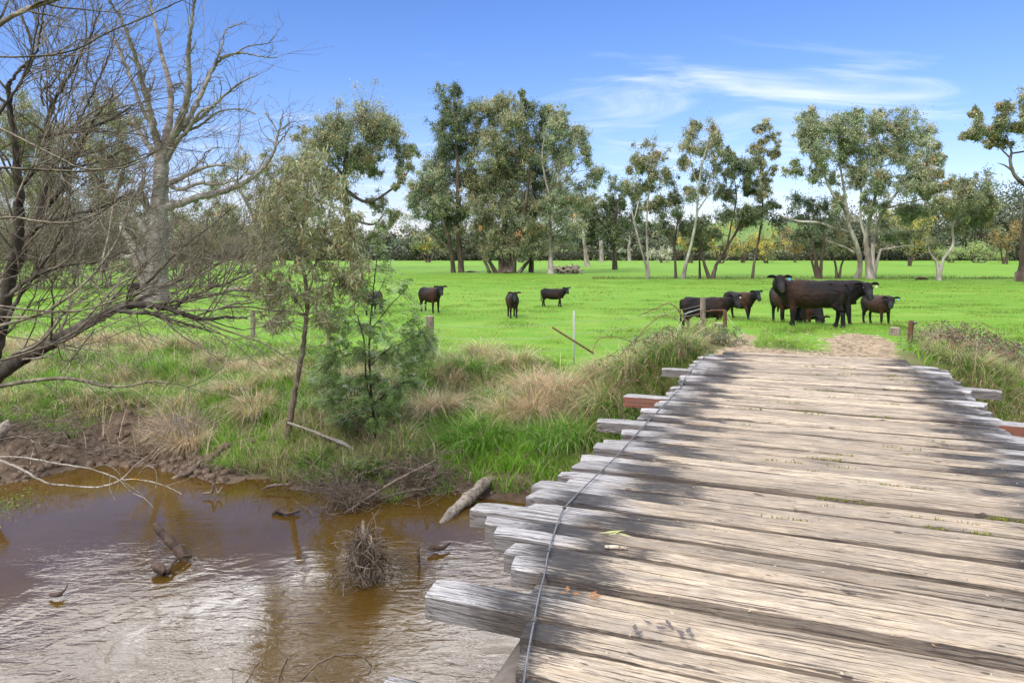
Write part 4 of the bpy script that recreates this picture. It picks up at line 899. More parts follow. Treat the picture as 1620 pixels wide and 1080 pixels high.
# ------------------------------------------------------------------ tall dead tree
def limb(tr, D, slope=0.0, k=6, rng=None, wob=.5):
    m = D / F; P = []
    for i, (x, y, w) in enumerate(tr):
        dd = D + slope * (i / (len(tr) - 1)) * abs(tr[0][1] - tr[-1][1] + .5 * abs(tr[0][0] - tr[-1][0])) * m
        P.append((*pt(x, y, dd), w * m))
    S = spline(P, k)
    if rng is not None: S[1:, :3] += rng.normal(0, wob * m, (len(S) - 1, 3))
    return S
def build_dead_tree():
    rng = np.random.default_rng(31); D = 42.0; b = on_ground(243, D)
    root = empty('dead_tree', b, 'tall bare dead gum tree with pale trunk and upswept branches', 'dead tree'); polys = []
    T = [[(243,477,28),(245,455,20),(248,425,17),(251,380,15),(252,340,13.5),(254,300,12),(255,270,11),(256,245,10)],
         [(255,258,8),(262,225,6.5),(268,190,5.5),(270,160,4.6),(266,125,4),(258,95,3.4),(248,50,2.6),(240,15,2),(236,-20,1.5)],
         [(258,250,8),(275,215,6.5),(290,180,5.2),(297,145,4.2),(299,110,3.6),(299,75,3),(304,35,2.3),(308,-5,1.8),(312,-40,1.2)],
         [(278,210,5),(300,185,4),(318,150,3.4),(335,112,2.8),(352,92,2.2),(380,84,1.6),(405,88,1.2),(438,92,.8)],
         [(322,140,2.6),(340,100,2),(352,70,1.6),(358,48,1.2),(388,34,.7)],
         [(370,86,1.3),(395,72,1.1),(420,70,.9),(436,58,.5)],
         [(256,250,7.5),(246,215,5.8),(238,180,4.8),(228,140,4),(219,105,3.4),(207,70,2.8),(192,30,2.1),(172,0,1.6),(160,-30,1.2)],
         [(254,262,6),(238,235,4.6),(218,205,3.8),(203,180,3),(188,160,2.2),(165,140,1.5)],
         [(243,205,3.5),(225,170,2.8),(205,120,2.4),(195,95,2.1),(175,55,1.5),(150,25,1)],
         [(262,238,5),(285,205,3.8),(312,190,3),(335,170,2.3),(365,142,1.8),(385,128,1.4),(408,118,.9)],
         [(290,208,2.8),(315,200,2.2),(345,178,1.7),(378,172,1.2),(405,180,.8)],
         [(258,262,5),(280,225,4),(298,205,3),(320,175,2.2),(342,168,1.4)],
         [(256,330,8),(285,322,6.5),(315,312,5.5),(345,305,4.8),(372,296,4.2),(398,282,3.6),(420,262,3),(433,240,2.4),(440,215,1.9),(446,190,1.3),(448,175,.8)],
         [(436,232,1.8),(450,215,1.3),(462,200,.8)],[(441,212,1.4),(428,190,1),(420,178,.6)],[(443,205,1.3),(458,195,1),(478,192,.6)],
         [(258,295,5),(280,285,4),(310,270,3.2),(335,262,2.4),(365,262,1.7),(388,270,1)],
         [(262,290,3.6),(285,300,3),(315,290,2.6),(345,292,2),(375,285,1.3)],[(300,272,2),(318,255,1.5),(328,240,1),(352,232,.5)],
         [(248,350,7),(232,325,5.5),(222,300,4.5),(228,285,3)],[(250,390,8),(230,365,6.5),(214,345,5),(198,340,3.4)]]
    for i, tr in enumerate(T):
        S = limb(tr, D, rng.uniform(-.35, .35) if i else 0, 7, rng, .7 if i else .3)
        if i == 0: S[0, 2] = b[2] - .15
        polys.append((S[:, :3], np.maximum(S[:, 3], .012)))
        if i == 0: continue
        n = len(S); L = np.linalg.norm(S[-1, :3] - S[0, :3])
        for q in range(int(3 + L * 1.15)):
            j = rng.integers(int(n * .25), n - 1); loc = unit(S[j + 1, :3] - S[j - 1, :3]); k = unit(np.cross(loc, rng.normal(0, 1, 3)))
            d = unit(rot_about(loc, k, rng.uniform(.35, .9)) + np.array([0, 0, .25]))
            fractal(polys, rng, S[j, :3], d, rng.uniform(.7, 2.0), max(.013, S[j, 3] * .45), 2, .6, 2, .02, .26, .55, .009)
    mb = MB(); emit(mb, polys, b, rng=rng); mb.build('trunk', M['bark_dead'], root)
    D2 = 43.0; b2 = on_ground(228, D2); r2 = empty('dead_stump', b2, 'leaning broken hollow dead trunk left against the dead tree base', 'stump')
    polys = []
    for tr in ([(232,470,9),(226,430,9),(216,400,9),(206,378,7)],[(212,392,6),(224,372,5),(232,350,3.6),(238,335,2)],[(210,384,5),(198,372,4),(192,355,3),(196,338,1.6)],[(216,402,4),(200,408,3),(186,400,2)]):
        S = limb(tr, D2, 0, 5, rng, .8); polys.append((S[:, :3], S[:, 3]))
    polys[0][0][0, 2] = b2[2] - .2
    mb = MB(); emit(mb, polys, b2, rng=rng); mb.build('trunk', M['bark_pale'], r2)
build_dead_tree()

# ------------------------------------------------------------------ willow overhanging from the left
def build_willow():
    rng = np.random.default_rng(41)
    b = np.array([-6.9, 5.2, gz(-6.9, 5.2)]); root = empty('willow', b, 'bare leafless willow with dark trunk leaning in from the left over the creek', 'willow')
    main = []; tw = []; thin = []
    def add(tr, D, slope=0, kids=0, L=1.2, lst=main, depth=2, up=.25, rk=.5, ang=.6):
        S = limb(tr, D, slope, 7, rng, .8 if lst is main else .28); S[:, 3] *= .8; lst.append((S[:, :3], np.maximum(S[:, 3], .0035))); n = len(S)
        for q in range(kids):
            j = rng.integers(max(1, int(n * .12)), n - 1); loc = unit(S[j + 1, :3] - S[j - 1, :3]); k = unit(np.cross(loc, rng.normal(0, 1, 3)))
            d = unit(rot_about(loc, k, rng.uniform(.3, 1.0)) + np.array([0, 0, up])); 
            fractal(tw, rng, S[j, :3], d, rng.uniform(.5, 1.2) * L, max(.004, min(S[j, 3] * rk, .014)), depth, ang, 3, .02, .15, .62, .0024)
        return S
    # dark main trunk rising from the left edge then running right
    add([(-60,640,18),(-5,592,17),(45,560,15),(95,535,12.5),(150,505,10.5),(185,488,9),(215,482,7.5),(245,484,6.5),(275,490,5.5),(305,502,4.5),(325,505,3.2),(355,502,2.6),(390,503,2)], 8.0, 0, 26, 1.5, up=.35)
    add([(180,490,5),(215,495,3.8),(240,496,3),(280,508,2.4),(315,518,2),(335,526,1.5)], 7.9, 0, 8, .6, up=0)
    add([(275,490,4),(290,475,3),(320,462,2.3),(365,445,1.8),(400,430,1.3)], 8.0, .1, 12, 1.2)
    add([(240,484,4),(270,478,3),(300,472,2.4),(345,465,1.8),(395,470,1.2)], 8.0, -.1, 12, 1.1)
    add([(195,486,4),(225,455,3),(255,425,2.3),(290,390,1.8),(330,360,1.3),(365,330,.9)], 8.1, .2, 16, 1.4)
    add([(205,484,3.5),(240,462,2.6),(280,445,2),(325,425,1.5),(370,408,1)], 8.0, .1, 12, 1.2)
    # upright leaders at the left
    for tr, D in (([(-40,640,15),(-10,560,14),(5,500,13),(15,440,12),(28,390,10.5),(30,330,9),(28,280,8),(24,230,6.5),(15,170,5),(14,130,4)], 9.0),
                  ([(15,450,9),(40,390,8),(62,340,7),(70,290,6),(75,240,5),(72,200,4.4),(85,170,3.6),(78,150,3)], 9.2),
                  ([(14,135,3.5),(32,110,3),(50,90,2.6),(48,60,2.2),(30,20,1.8),(10,-15,1.3)], 9.0),
                  ([(28,142,3),(40,118,2.6),(58,80,2.3),(64,50,2),(70,15,1.6),(76,-20,1.2)], 9.0),
                  ([(72,200,3.8),(82,165,3.2),(98,140,2.8),(118,105,2.3),(130,80,2),(148,45,1.5),(160,10,1.1)], 9.2),
                  ([(70,168,2.4),(66,145,2),(80,135,1.8),(95,115,1.4)], 9.2),
                  ([(60,218,5),(90,212,4.4),(125,208,3.8),(160,195,3),(190,180,2.3),(215,165,1.5)], 8.8),
                  ([(55,350,6),(95,300,5),(120,250,4),(135,215,3.2),(155,180,2.4),(180,150,1.6)], 9.5),
                  ([(100,240,3.5),(130,180,2.6),(155,130,2),(175,80,1.5),(185,30,1)], 9.6),
                  ([(28,300,4),(60,270,3.4),(105,265,3),(150,258,2.4),(200,235,1.8)], 8.6),
                  ([(20,400,5),(60,360,4),(110,340,3.4),(160,330,2.6),(215,300,1.8)], 8.7),
                  ([(10,470,5),(50,440,4),(100,420,3.2),(150,415,2.4),(200,398,1.6)], 8.5),
                  ([(5,520,5),(30,470,4),(60,430,3.2),(95,380,2.4),(120,330,1.8)], 8.4),
                  ([(-20,200,3.5),(20,150,2.8),(45,100,2.2),(60,40,1.7),(58,-10,1.2)], 7.8)):
        add(tr, D, rng.uniform(-.25, .25), 12, 1.35, depth=2, up=.2)
    for q in range(42):   # rising thin stems filling the thicket
        x0 = rng.uniform(-60, 170); y0 = rng.uniform(250, 560); p = pt(x0, y0, rng.uniform(7.5, 11))
        fractal(tw, rng, p, np.array([rng.normal(.35, .5), rng.normal(0, .4), rng.uniform(-.1, 1)]), rng.uniform(1.2, 2.6), rng.uniform(.006, .013), 2, .5, 4, .01, .12, .6, .0024)
    for q in range(26):   # drooping switches that end against the bank
        x0 = rng.uniform(60, 330); y0 = rng.uniform(430, 520); p = pt(x0, y0, rng.uniform(7.8, 9.5))
        fractal(tw, rng, p, np.array([rng.normal(.4, .4), rng.normal(0, .3), rng.uniform(-.8, .1)]), rng.uniform(.5, 1.2), .006, 1, .5, 3, -.04, .14, .6, .0024)
    # near, smooth arching branches
    arch = []
    for tr, D in (([(-40,100,7),(20,85,6.5),(55,78,1),(60,77,1)], 5.5),):
        pass
    A = [([(-30,118,4),(0,112,4),(15,110,4)], 3), ]
    for tr, D, sl in (([(-40,62,5.5),(0,38,5.2),(22,24,4.8),(50,12,4.4),(88,0,3.8),(130,-14,3.4)], 4.6, 0), ([(-30,89,2.4),(50,89,2.3),(115,80,2.1),(170,52,1.9),(230,27,1.6),(292,-2,1.3),(340,-25,1)], 5.0, 0),
                      ([(-30,195,2.4),(0,203,2.4),(45,226,2.3),(90,248,2.2),(125,265,2),(160,268,1.9),(205,262,1.6),(245,242,1.3),(285,218,1)], 5.2, 0),
                      ([(-30,262,3),(0,265,3),(60,268,2.8),(120,271,2.4),(170,266,2),(225,250,1.5),(265,228,1)], 5.2, 0),
                      ([(-30,348,2.6),(20,344,2.5),(60,350,2.4),(110,352,2.1),(150,340,1.8),(190,315,1.3),(205,300,.9)], 5.4, 0),
                      ([(-30,478,2.4),(30,488,2.3),(90,493,2.1),(140,488,1.8),(200,468,1.4),(255,440,1)], 5.6, 0),
                      ([(-30,520,3.5),(30,508,3.2),(75,492,3),(120,460,2.6),(155,425,2.3),(185,380,1.9),(200,340,1.5),(215,300,1.1)], 6.2, 0),
                      ([(-30,500,2.4),(40,502,2.2),(80,492,1.9)], 5.6, 0),
                      ([(130,0,1.8),(135,60,1.6),(100,190,1.3),(115,240,1.2)], 6.0, 0),
                      ([(75,262,1.5),(120,300,1.4),(150,330,1.3),(195,358,1.2),(255,382,1)], 5.6, 0),
                      ([(-20,575,2.6),(30,562,2.4),(60,552,2.1),(110,535,1.7),(150,505,1.4),(175,492,1)], 5.8, 0),
                      ([(90,270,1.5),(105,300,1.4),(115,350,1.4),(117,390,1.2),(105,430,.9)], 5.4, 0),
                      ([(-20,700,1.6),(30,690,1.2),(60,702,.8)], 5.4, 0)):
        add(tr, D, sl, 5, .6, thin, 1, .0, .6)
    # lichen-spotted horizontal branch and the pale forked one over the water
    add([(-30,616,4.6),(20,607,4.4),(60,601,4),(105,598,3.6),(135,603,3.1),(170,611,2.5),(205,610,2.1),(240,604,1.7),(275,607,1.1),(300,612,.7)], 7.2, 0, 5, .5, arch, 1, -.2)
    add([(20,560,3.4),(55,548,3),(75,530,2.7),(95,505,2.3)], 5.9, 0, 0, 1, arch)
    add([(90,545,1.7),(100,570,1.5),(125,565,1.2)], 7.0, 0, 0, 1, arch)
    add([(92,500,1.6),(98,540,1.4),(112,562,1.3),(140,585,1),(175,600,.7)], 7.0, 0, 0, 1, arch)
    add([(150,520,1.3),(120,560,1.2),(95,590,1)], 7.0, 0, 0, 1, arch)
    add([(65,605,1.3),(85,618,1.3),(105,638,1.2),(120,660,1),(128,680,.7)], 7.3, 0, 0, 1, arch)
    pale = []
    add([(-40,718,2.2),(0,722,2.3),(40,724,2.2),(90,733,2),(140,741,1.8),(175,752,1.6),(190,760,1.3)], 7.0, 0, 0, 1, pale)
    add([(-40,714,3),(0,728,2.8),(35,742,2.6),(72,763,2.3),(110,768,2),(155,770,1.8),(190,759,1.6),(215,735,1.2),(232,722,1),(250,705,.6)], 7.0, 0, 0, 1, pale)
    add([(145,741,1),(160,735,1),(175,738,.9),(188,748,.8),(192,758,.7)], 7.0, 0, 0, 1, pale)
    add([(190,759,1.3),(215,758,1.2),(245,763,1),(270,772,.8),(287,781,.5)], 6.9, 0, 0, 1, pale)
    add([(190,760,1.4),(208,778,1.2),(228,788,.9),(243,802,.5)], 6.8, 0, 0, 1, pale)
    add([(262,768,.7),(285,762,.6),(303,755,.4)], 6.9, 0, 0, 1, pale)
    add([(175,752,.9),(173,770,.8),(182,792,.5)], 6.9, 0, 0, 1, pale)
    add([(188,762,.9),(183,780,.5)], 6.9, 0, 0, 1, pale)
    add([(212,757,.8),(230,738,.8),(243,740,.7),(248,755,.6),(246,775,.4)], 6.9, 0, 0, 1, pale)
    add([(196,762,.8),(215,775,.6),(226,784,.4)], 6.9, 0, 0, 1, pale)
    parts = [('trunk', main, 'bark_willow'), ('twigs', tw, 'twig')] + [('branch', [q], 'twig') for q in thin] + [('branch', [q], 'twig_lichen') for q in arch] + [('branch', pale, 'bleached')]
    for nm, lst, mt in parts:
        mb = MB()
        for p, r in lst: mb.tube(p - b, r, 8 if r[0] > .03 else (5 if r[0] > .012 else 3), False, rng.uniform(.7, 1.35) * np.ones(3), .05 if r[0] > .05 else 0, rng)
        o = mb.build(nm, M[mt], root)
        if lst is pale: o['label'] = 'pale smooth forked branch hanging just above the water'
    # sprouting yellow-green leaves at the lower left edge
    n = 500; c = pt(14, 795, 6.6); P = c + rng.normal(0, 1, (n, 3)) * (.13, .12, .06); A = unit(rng.normal(0, 1, (n, 3)) + (0, 0, -.2)); B = unit(np.cross(A, rng.normal(0, 1, (n, 3)))); mb = MB()
    mb.leaves(P - b, A, B, .028, .012, np.array([.17, .19, .03]) * rng.uniform(.6, 1.3, (n, 1))); mb.build('leaves', M['leaf'], root, smooth=False)
    # twigs reaching into the bottom of the picture
    polys = []; D = 4.2; b3 = np.array([-1.2, 3.6, WZ]); r3 = empty('fallen_branch', b3, 'thin grey dead branch poking up at the bottom beside the bridge', 'branch')
    for tr in ([(430,1100,1.6),(445,1062,1.4),(455,1040,1)],[(450,1105,2),(480,1072,1.8),(510,1045,1.7),(545,1035,1.5),(572,1038,1.4),(586,1050,1.2),(583,1068,.8)],[(370,1110,1),(400,1062,.9),(420,1032,.5)],[(510,1110,1.2),(498,1070,1),(470,1058,.7)],[(400,1100,.9),(430,1070,.8),(470,1065,.5)]):
        S = limb(tr, 4.7, 0, 5, rng, .7); polys.append((S[:, :3], S[:, 3]))
        for q in range(4):
            j = rng.integers(1, len(S) - 1); fractal(polys, rng, S[j, :3], rng.normal(0, 1, 3) + (0, 0, .5), .16, .0022, 1, .6, 2, 0, .2, .6, .0012)
    polys.append((np.array([b3 + (-.1, .7, -.3), pt(450, 1105, 4.7)]), np.array([.02, .009])))
    mb = MB(); [mb.tube(p - b3, r, 5, False, (.8, .8, .8)) for p, r in polys]; mb.build('stem', M['stick'], r3)
build_willow()

# ------------------------------------------------------------------ saplings on the bank
def sapling():
    rng = np.random.default_rng(51); D = 13.6
    b = hit(455, 705, 20, 12.3); D = b[1]; root = empty('gum_sapling', b, 'slender young gum with long drooping grey green leaves and brown stem', 'sapling'); polys = []; m = D / F
    T = [[(452,712,6.5),(458,670,6),(464,635,5.5),(470,600,4.8),(478,560,4.4),(483,520,4.2),(486,480,4),(484,450,3.6),(480,425,3.2),(475,400,2.5),(478,360,2),(485,310,1.5),(490,260,1)],
         [(486,475,2.6),(494,445,2),(498,420,1.8),(508,385,1.4),(520,340,1),(530,300,.8)],[(480,425,2),(470,400,1.6),(455,375,1.3),(430,350,1),(415,325,.8)],
         [(482,440,1.6),(505,410,1.2),(535,395,1),(555,375,.7)],[(484,500,1.4),(465,470,1.1),(440,450,.8),(420,440,.6)],[(485,490,1.3),(510,470,1),(540,455,.7)],[(478,370,1.4),(460,330,1.1),(445,290,.8)],[(486,320,1.1),(510,290,.9),(520,255,.6)]]
    NP = []
    for i, tr in enumerate(T):
        S = limb(tr, D, rng.uniform(-.4, .4) if i else 0, 6, rng, .5)
        if i == 0: S[0, 2] = b[2] - .1
        polys.append((S[:, :3], S[:, 3])); NP += list(S[int(len(S) * .35):, :3])
    NP = np.array(NP)
    lobes = [(a_, b_, c_ * 1.25, d_ * 1.15) for a_, b_, c_, d_ in [(490,262,30,24),(455,285,30,26),(520,290,28,28),(480,310,40,28),(425,320,28,26),(545,330,24,30),(500,345,38,28),(445,350,36,28),(410,360,22,22),(540,380,30,28),(480,385,36,24),(420,395,28,22),(565,410,18,24),
             (510,420,32,24),(440,425,34,24),(540,440,30,26),(415,450,26,20),(450,470,26,22),(510,470,26,22),(560,455,18,22),(430,500,22,16),(525,505,18,14)]]
    ends = []
    for (x, y, rx, ry) in lobes:
        for k in range(13):
            v = unit(rng.normal(0, 1, 3)) * rng.uniform(.2, 1) ** .6; q = pt(x + v[0] * rx, y + v[1] * ry, D + rng.uniform(-.75, .75) + v[2] * .25)
            d = np.linalg.norm(NP - q, axis=1) + np.maximum(0, (NP - q)[:, 2]) * .8; a = NP[int(np.argmin(d))]; mid = (a + q) / 2 + (0, 0, .08) + rng.normal(0, .03, 3)
            S = spline([a, mid, q, q + (rng.normal(0, .05), rng.normal(0, .05), -.10)], 3); polys.append((S, np.linspace(.006, .002, len(S)))); ends.append(S[3:])
    E = np.concatenate(ends); n = len(E); per = 6; P = np.repeat(E, per, 0) + rng.normal(0, .035, (n * per, 3)); N = len(P)
    A = unit(rng.normal(0, .75, (N, 3)) + (0, 0, -.7)); B = unit(np.cross(A, rng.normal(0, 1, (N, 3))))
    pal = np.array([(.125,.135,.055),(.155,.165,.075),(.095,.11,.045),(.185,.20,.11),(.17,.14,.05)]); C = pal[rng.integers(0, 5, N)] * rng.uniform(.6, 1.5, (N, 1)) * 2.0; k = rng.random(N) < .04; C[k] = (.22, .11, .06)
    mb = MB(); L = rng.uniform(.09, .17, N)[:, None]
    # two-piece curved leaves
    W = rng.uniform(.016, .024, N)[:, None]; mid = P + A * L * .5 + B * W * .3; T2 = P + A * L + (0, 0, -.01)
    V = np.stack([P, P + A * L * .3 + B * W * .6, P + A * L * .65 + B * W * .55, T2, P + A * L * .65 - B * W * .35, P + A * L * .3 - B * W * .45], 1)
    mb.add(V.reshape(-1, 3) - b, np.arange(N * 6).reshape(-1, 6), np.repeat(C, 6, 0)); 
    ms = MB(); [ms.tube(p - b, np.asarray(r) * .85, 8 if r[0] > .02 else 3, False, (1, 1, 1), .06 if r[0] > .03 else 0, rng) for p, r in polys]
    ms.build('trunk', M['bark_young'], root); mb.build('crown', M['leaf'], root, smooth=False)

def frond_cloud(mb, b, ends, dirs, rng, L=.16, pal=None):
    """ferny wattle fronds: leaf stalk with paired rows of fine leaflets"""
    n = len(ends); a = unit(dirs + rng.normal(0, .35, (n, 3))); side = unit(np.cross(a, np.array([0, 0, 1.0]) + rng.normal(0, .35, (n, 3))))
    for j in range(7):
        t = (j + 1) / 8
        for sg in (-1, 1):
            P = ends + a * L * t + np.array([0, 0, -1.0]) * (t * t * L * .35)
            A = unit(side * sg + a * .55 + rng.normal(0, .12, (n, 3))); B = unit(np.cross(A, np.cross(a, side)) + 1e-5)
            c = np.asarray(pal)[rng.integers(0, len(pal), n)] * rng.uniform(.6, 1.4, (n, 1))
            mb.leaves(P - b, A, B, L * .42 * (1 - .5 * abs(t - .4)), L * .10, c)
def wattle_sapling():
    rng = np.random.default_rng(61); b = hit(592, 700, 20, 12.3); D = b[1]
    root = empty('wattle_sapling', b, 'dark ferny young wattle bush on the bank below the cows', 'sapling'); polys = []
    T = [[(593,705,3.2),(592,670,3),(588,630,2.8),(585,590,2.6),(584,550,2.4),(586,510,2),(590,470,1.6),(595,420,1.2),(598,370,.9),(600,345,.6)],[(588,640,2.2),(580,600,2),(578,560,1.8),(572,520,1.4),(560,490,1)],
         [(585,580,1.6),(610,555,1.3),(640,540,1),(670,525,.7)],[(584,560,1.5),(555,560,1.2),(530,570,.8)],[(588,520,1.3),(620,480,1),(645,455,.7)],[(590,640,1.4),(620,615,1.1),(650,600,.8)],[(588,630,1.4),(560,625,1.1),(530,640,.8)],[(590,480,1),(610,440,.8),(620,410,.5)],[(586,535,1.2),(560,505,.9),(535,490,.6)],[(592,660,1.3),(570,655,1),(545,665,.7)]]
    NP = []
    for i, tr in enumerate(T):
        S = limb(tr, D, rng.uniform(-.5, .5) if i else 0, 6, rng, .5)
        if i == 0: S[0, 2] = b[2] - .1
        polys.append((S[:, :3], S[:, 3])); NP += list(S[2:, :3])
    NP = np.array(NP)
    lobes = [(600,360,8,14),(603,395,10,14),(590,425,14,12),(620,430,16,12),(565,455,20,12),(635,458,26,14),(600,480,26,12),(555,495,24,12),(650,490,22,12),(535,525,28,12),(590,525,32,14),(645,525,34,14),(682,535,18,12),(520,560,26,14),(570,562,34,16),(630,565,36,16),(678,565,22,12),(505,600,24,14),(550,605,36,16),(605,605,36,16),(655,605,28,14),(515,635,24,12),(570,640,36,14),(625,640,28,14),(540,665,24,10),(600,672,26,10)]
    E = []; Dr = []
    for (x, y, rx, ry) in lobes:
        for k in range(int(rx * ry / (14 if y > 500 else 26))):
            v = rng.normal(0, .5, 3); q = pt(x + v[0] * rx, y + v[1] * ry, D + rng.uniform(-.6, .6) + v[2] * .2); d = np.linalg.norm(NP - q, axis=1); a = NP[int(np.argmin(d))]
            if np.linalg.norm(q - a) < .03: continue
            S = spline([a, (a + q) / 2 + (0, 0, .03), q], 3); polys.append((S, np.linspace(.005, .002, len(S))))
            for z in range(4): E.append(S[2 + z % 5] + rng.normal(0, .05, 3)); Dr.append(unit((q - a) * (1, 1, .4)) + rng.normal(0, 1.0, 3) * (1, 1, .5))
    pal = [(.15,.25,.06),(.20,.31,.08),(.11,.19,.05),(.25,.35,.09)]
    mb = MB(); frond_cloud(mb, b, np.array(E), np.array(Dr), rng, .17, pal)
    n = 90; idx = rng.integers(0, len(E), n); P = np.array(E)[idx] + rng.normal(0, .04, (n, 3)); A = unit(rng.normal(0, 1, (n, 3))); B = unit(np.cross(A, rng.normal(0, 1, (n, 3)))); mb.leaves(P - b, A, B, .04, .03, (.5, .42, .06))
    ms = MB(); [ms.tube(p - b, np.asarray(r) * .75, 6 if r[0] > .015 else 3, False) for p, r in polys]; ms.build('trunk', M['bark_willow'], root); mb.build('crown', M['leaf'], root, smooth=False)
    # smaller seedlings
    for k, (px, py, h, w, lab, pal2) in enumerate([(520,615,60,45,'low dark wattle seedling left of the young wattle bush', pal), (650,585,50,36,'low wattle seedling hugging the foot of the square cut post', pal), (575,760,40,50,'yellow green ferny seedling low on the bank near the water', [(.14,.19,.04),(.18,.22,.05),(.10,.15,.04)]),
                                           (665,560,50,26,'wattle seedling leaning on the square cut post', pal)]):
        b2 = hit(px, py + 12, 24, 12.0); Dn = b2[1]; m = Dn / F; r2 = empty('wattle_seedling', b2, lab, 'seedling', 'wattle seedlings on the bank'); ps = []; E = []; Dr = []
        for q in range(12):
            d = np.array([rng.normal(0, .7), rng.normal(0, .5), 1.0]); tip = b2 + unit(d) * h * m * rng.uniform(.5, 1) * np.array([w / h * 1.2, 1, 1]); S = spline([b2, (b2 + tip) / 2 + (0, 0, .08), tip], 4); ps.append((S, np.linspace(.008, .002, len(S))))
            for z in range(22): j = rng.integers(2, len(S)); E.append(S[j] + rng.normal(0, .05, 3)); Dr.append(unit(rng.normal(0, 1, 3) * (1, 1, .3)))
        ms = MB(); [ms.tube(p - b2, r, 4, False) for p, r in ps]; ms.build('trunk', M['bark_willow'], r2); mb = MB(); frond_cloud(mb, b2, np.array(E), np.array(Dr), rng, .14, pal2); mb.build('crown', M['leaf'], r2, smooth=False)
sapling(); wattle_sapling()

# ------------------------------------------------------------------ brambles beside the bridge ends
def bramble(name, label, pxs, D0, D1, n, L, seed, hgt=.5, leaves=5, pal=None, brown=.5, cat='bramble', group='brambles beside the bridge', canes=None):
    rng = np.random.default_rng(seed); c = on_ground(np.mean(pxs), (D0 + D1) / 2); root = empty(name, c, label, cat, group); ps = []; LP = []
    for k in range(n):
        D = rng.uniform(D0, D1); o = on_ground(rng.uniform(*pxs), D); a = rng.uniform(0, 6.28); l = L * rng.uniform(.5, 1.2); d = np.array([math.cos(a), math.sin(a) * .7, 0]); h = hgt * rng.uniform(.5, 1.3)
        e = o + d * l; P = [o, o + d * l * .3 + (0, 0, h), o + d * l * .65 + (0, 0, h * .9), e + (0, 0, h * .2)]; S = spline(P, 5) + rng.normal(0, .012, (16, 3)); ps.append((S, np.linspace(.007, .003, 16)))
        for z in range(leaves): LP.append(S[rng.integers(2, 16)] + rng.normal(0, .03, 3))
    for tr, D in (canes or []):
        S = limb(tr, D, 0, 6, rng, .6); ps.append((S[:, :3], S[:, 3]))
        for z in range(10): LP.append(S[rng.integers(2, len(S)), :3] + rng.normal(0, .02, 3))
    ms = MB(); [ms.tube(p - c, r, 4, False, rng.uniform(.7, 1.3) * np.array([1.1, .85, .75])) for p, r in ps]; ms.build('cane', M['stick2'], root)
    P = np.repeat(np.array(LP), 4, 0) + rng.normal(0, .03, (len(LP) * 4, 3)); N = len(P); A = unit(rng.normal(0, 1, (N, 3)) * (1, 1, .6)); B = unit(np.cross(A, rng.normal(0, .5, (N, 3)) + (0, 0, 1)))
    C = np.where(rng.random((N, 1)) < brown, np.array([.15, .10, .085]), np.array([.10, .17, .05])) * rng.uniform(.5, 1.5, (N, 1))
    mb = MB(); mb.leaves(P - c, A, B, rng.uniform(.03, .06, N), .035, C); mb.build('leaves', M['leaf'], root, smooth=False)
M['stick2'] = stickmat('bramble_cane', (.12,.08,.06), (.34,.26,.18))
bramble('bramble', 'purple leafed bramble sprawling over the left bridge corner', (1100,1165), 13.3, 15.2, 34, .6, 71, .16, 8, brown=.15)
bramble('bramble', 'arching bare bramble canes left of the bridge end', (985,1100), 14.6, 16.8, 10, 1.0, 72, .35, 2, brown=.2, canes=[([(975,580,.9),(1000,545,.9),(1030,510,.8),(1058,498,.8),(1085,520,.8),(1100,560,.6)],15.2), ([(1085,560,1.6),(1088,520,1.4),(1080,500,1.2),(1060,480,.9),(1040,487,.7),(1010,500,.5)],15.4), ([(935,560,.7),(950,535,.7),(985,535,.6),(1030,560,.5)],15.5), ([(1083,555,1.3),(1098,520,1.1),(1118,505,.8)],15.2)])
bramble('bramble', 'large tangled brown bramble mass right of the bridge', (1500,1650), 11.6, 15.5, 260, 1.0, 73, .45, 7, brown=.35, canes=[([(1560,620,1.2),(1580,560,1.6),(1600,580,1.6),(1615,620,1.4)],13), ([(1560,530,1.2),(1590,555,1.4),(1612,600,1.4),(1622,650,1.2)],12.6)])
bramble('bramble', 'low bramble with dark berries at the right bridge corner', (1455,1530), 13.5, 16.5, 40, .8, 74, .2, 6, brown=.3)
bramble('bramble', 'dense undergrowth below the left side of the bridge', (1000,1090), 12.6, 14.2, 60, .9, 75, .35, 6, brown=.3)

# ------------------------------------------------------------------ fence, posts and stumps
def round_post(name, label, cat, px, ytop, ybase, wpx, D=None, matn='post', parent=None, lean=0.0, cap=True, flare=1.0, group=None, rot=0):
    rng = np.random.default_rng(int(px)); 
    if D is None: p = hit(px, ybase); D = p[1]
    else: p = on_ground(px, D)
    m = D / F; H = max(.1, CAMZ - (ytop - HY) * m - p[2]); r = wpx * m / 2; n = 12
    mb = MB(); zz = np.linspace(-.25, H, 9); P = np.stack([lean * m * zz / H, zz * 0, zz], 1); mb.tube(P, r * (1 + (flare - 1) * np.clip(1 - zz / H, 0, 1)), 14, False, (1, 1, 1), .05, rng)
    root = empty(name, p, label, cat, group) if parent is None else parent
    o = mb.build('wooden_post' if parent is not None else 'body', M[matn], root)
    tp = MB(); a = np.arange(14) * 2 * math.pi / 14; R = r * 1.0
    V = np.concatenate([[P[-1] + (0, 0, .004)], P[-1] + np.stack([np.cos(a) * R * .98, np.sin(a) * R * .98, rng.normal(0, .002, 14)], 1)]); tp.add(V, [(0, 1 + i, 1 + (i + 1) % 14) for i in range(14)])
    q = tp.build('post_top' if parent is not None else 'top', M['endgrain'], o if parent is not None else root, smooth=False)
    if parent is not None: o.location = Vector(p) - parent.location
    return p, H, m, r
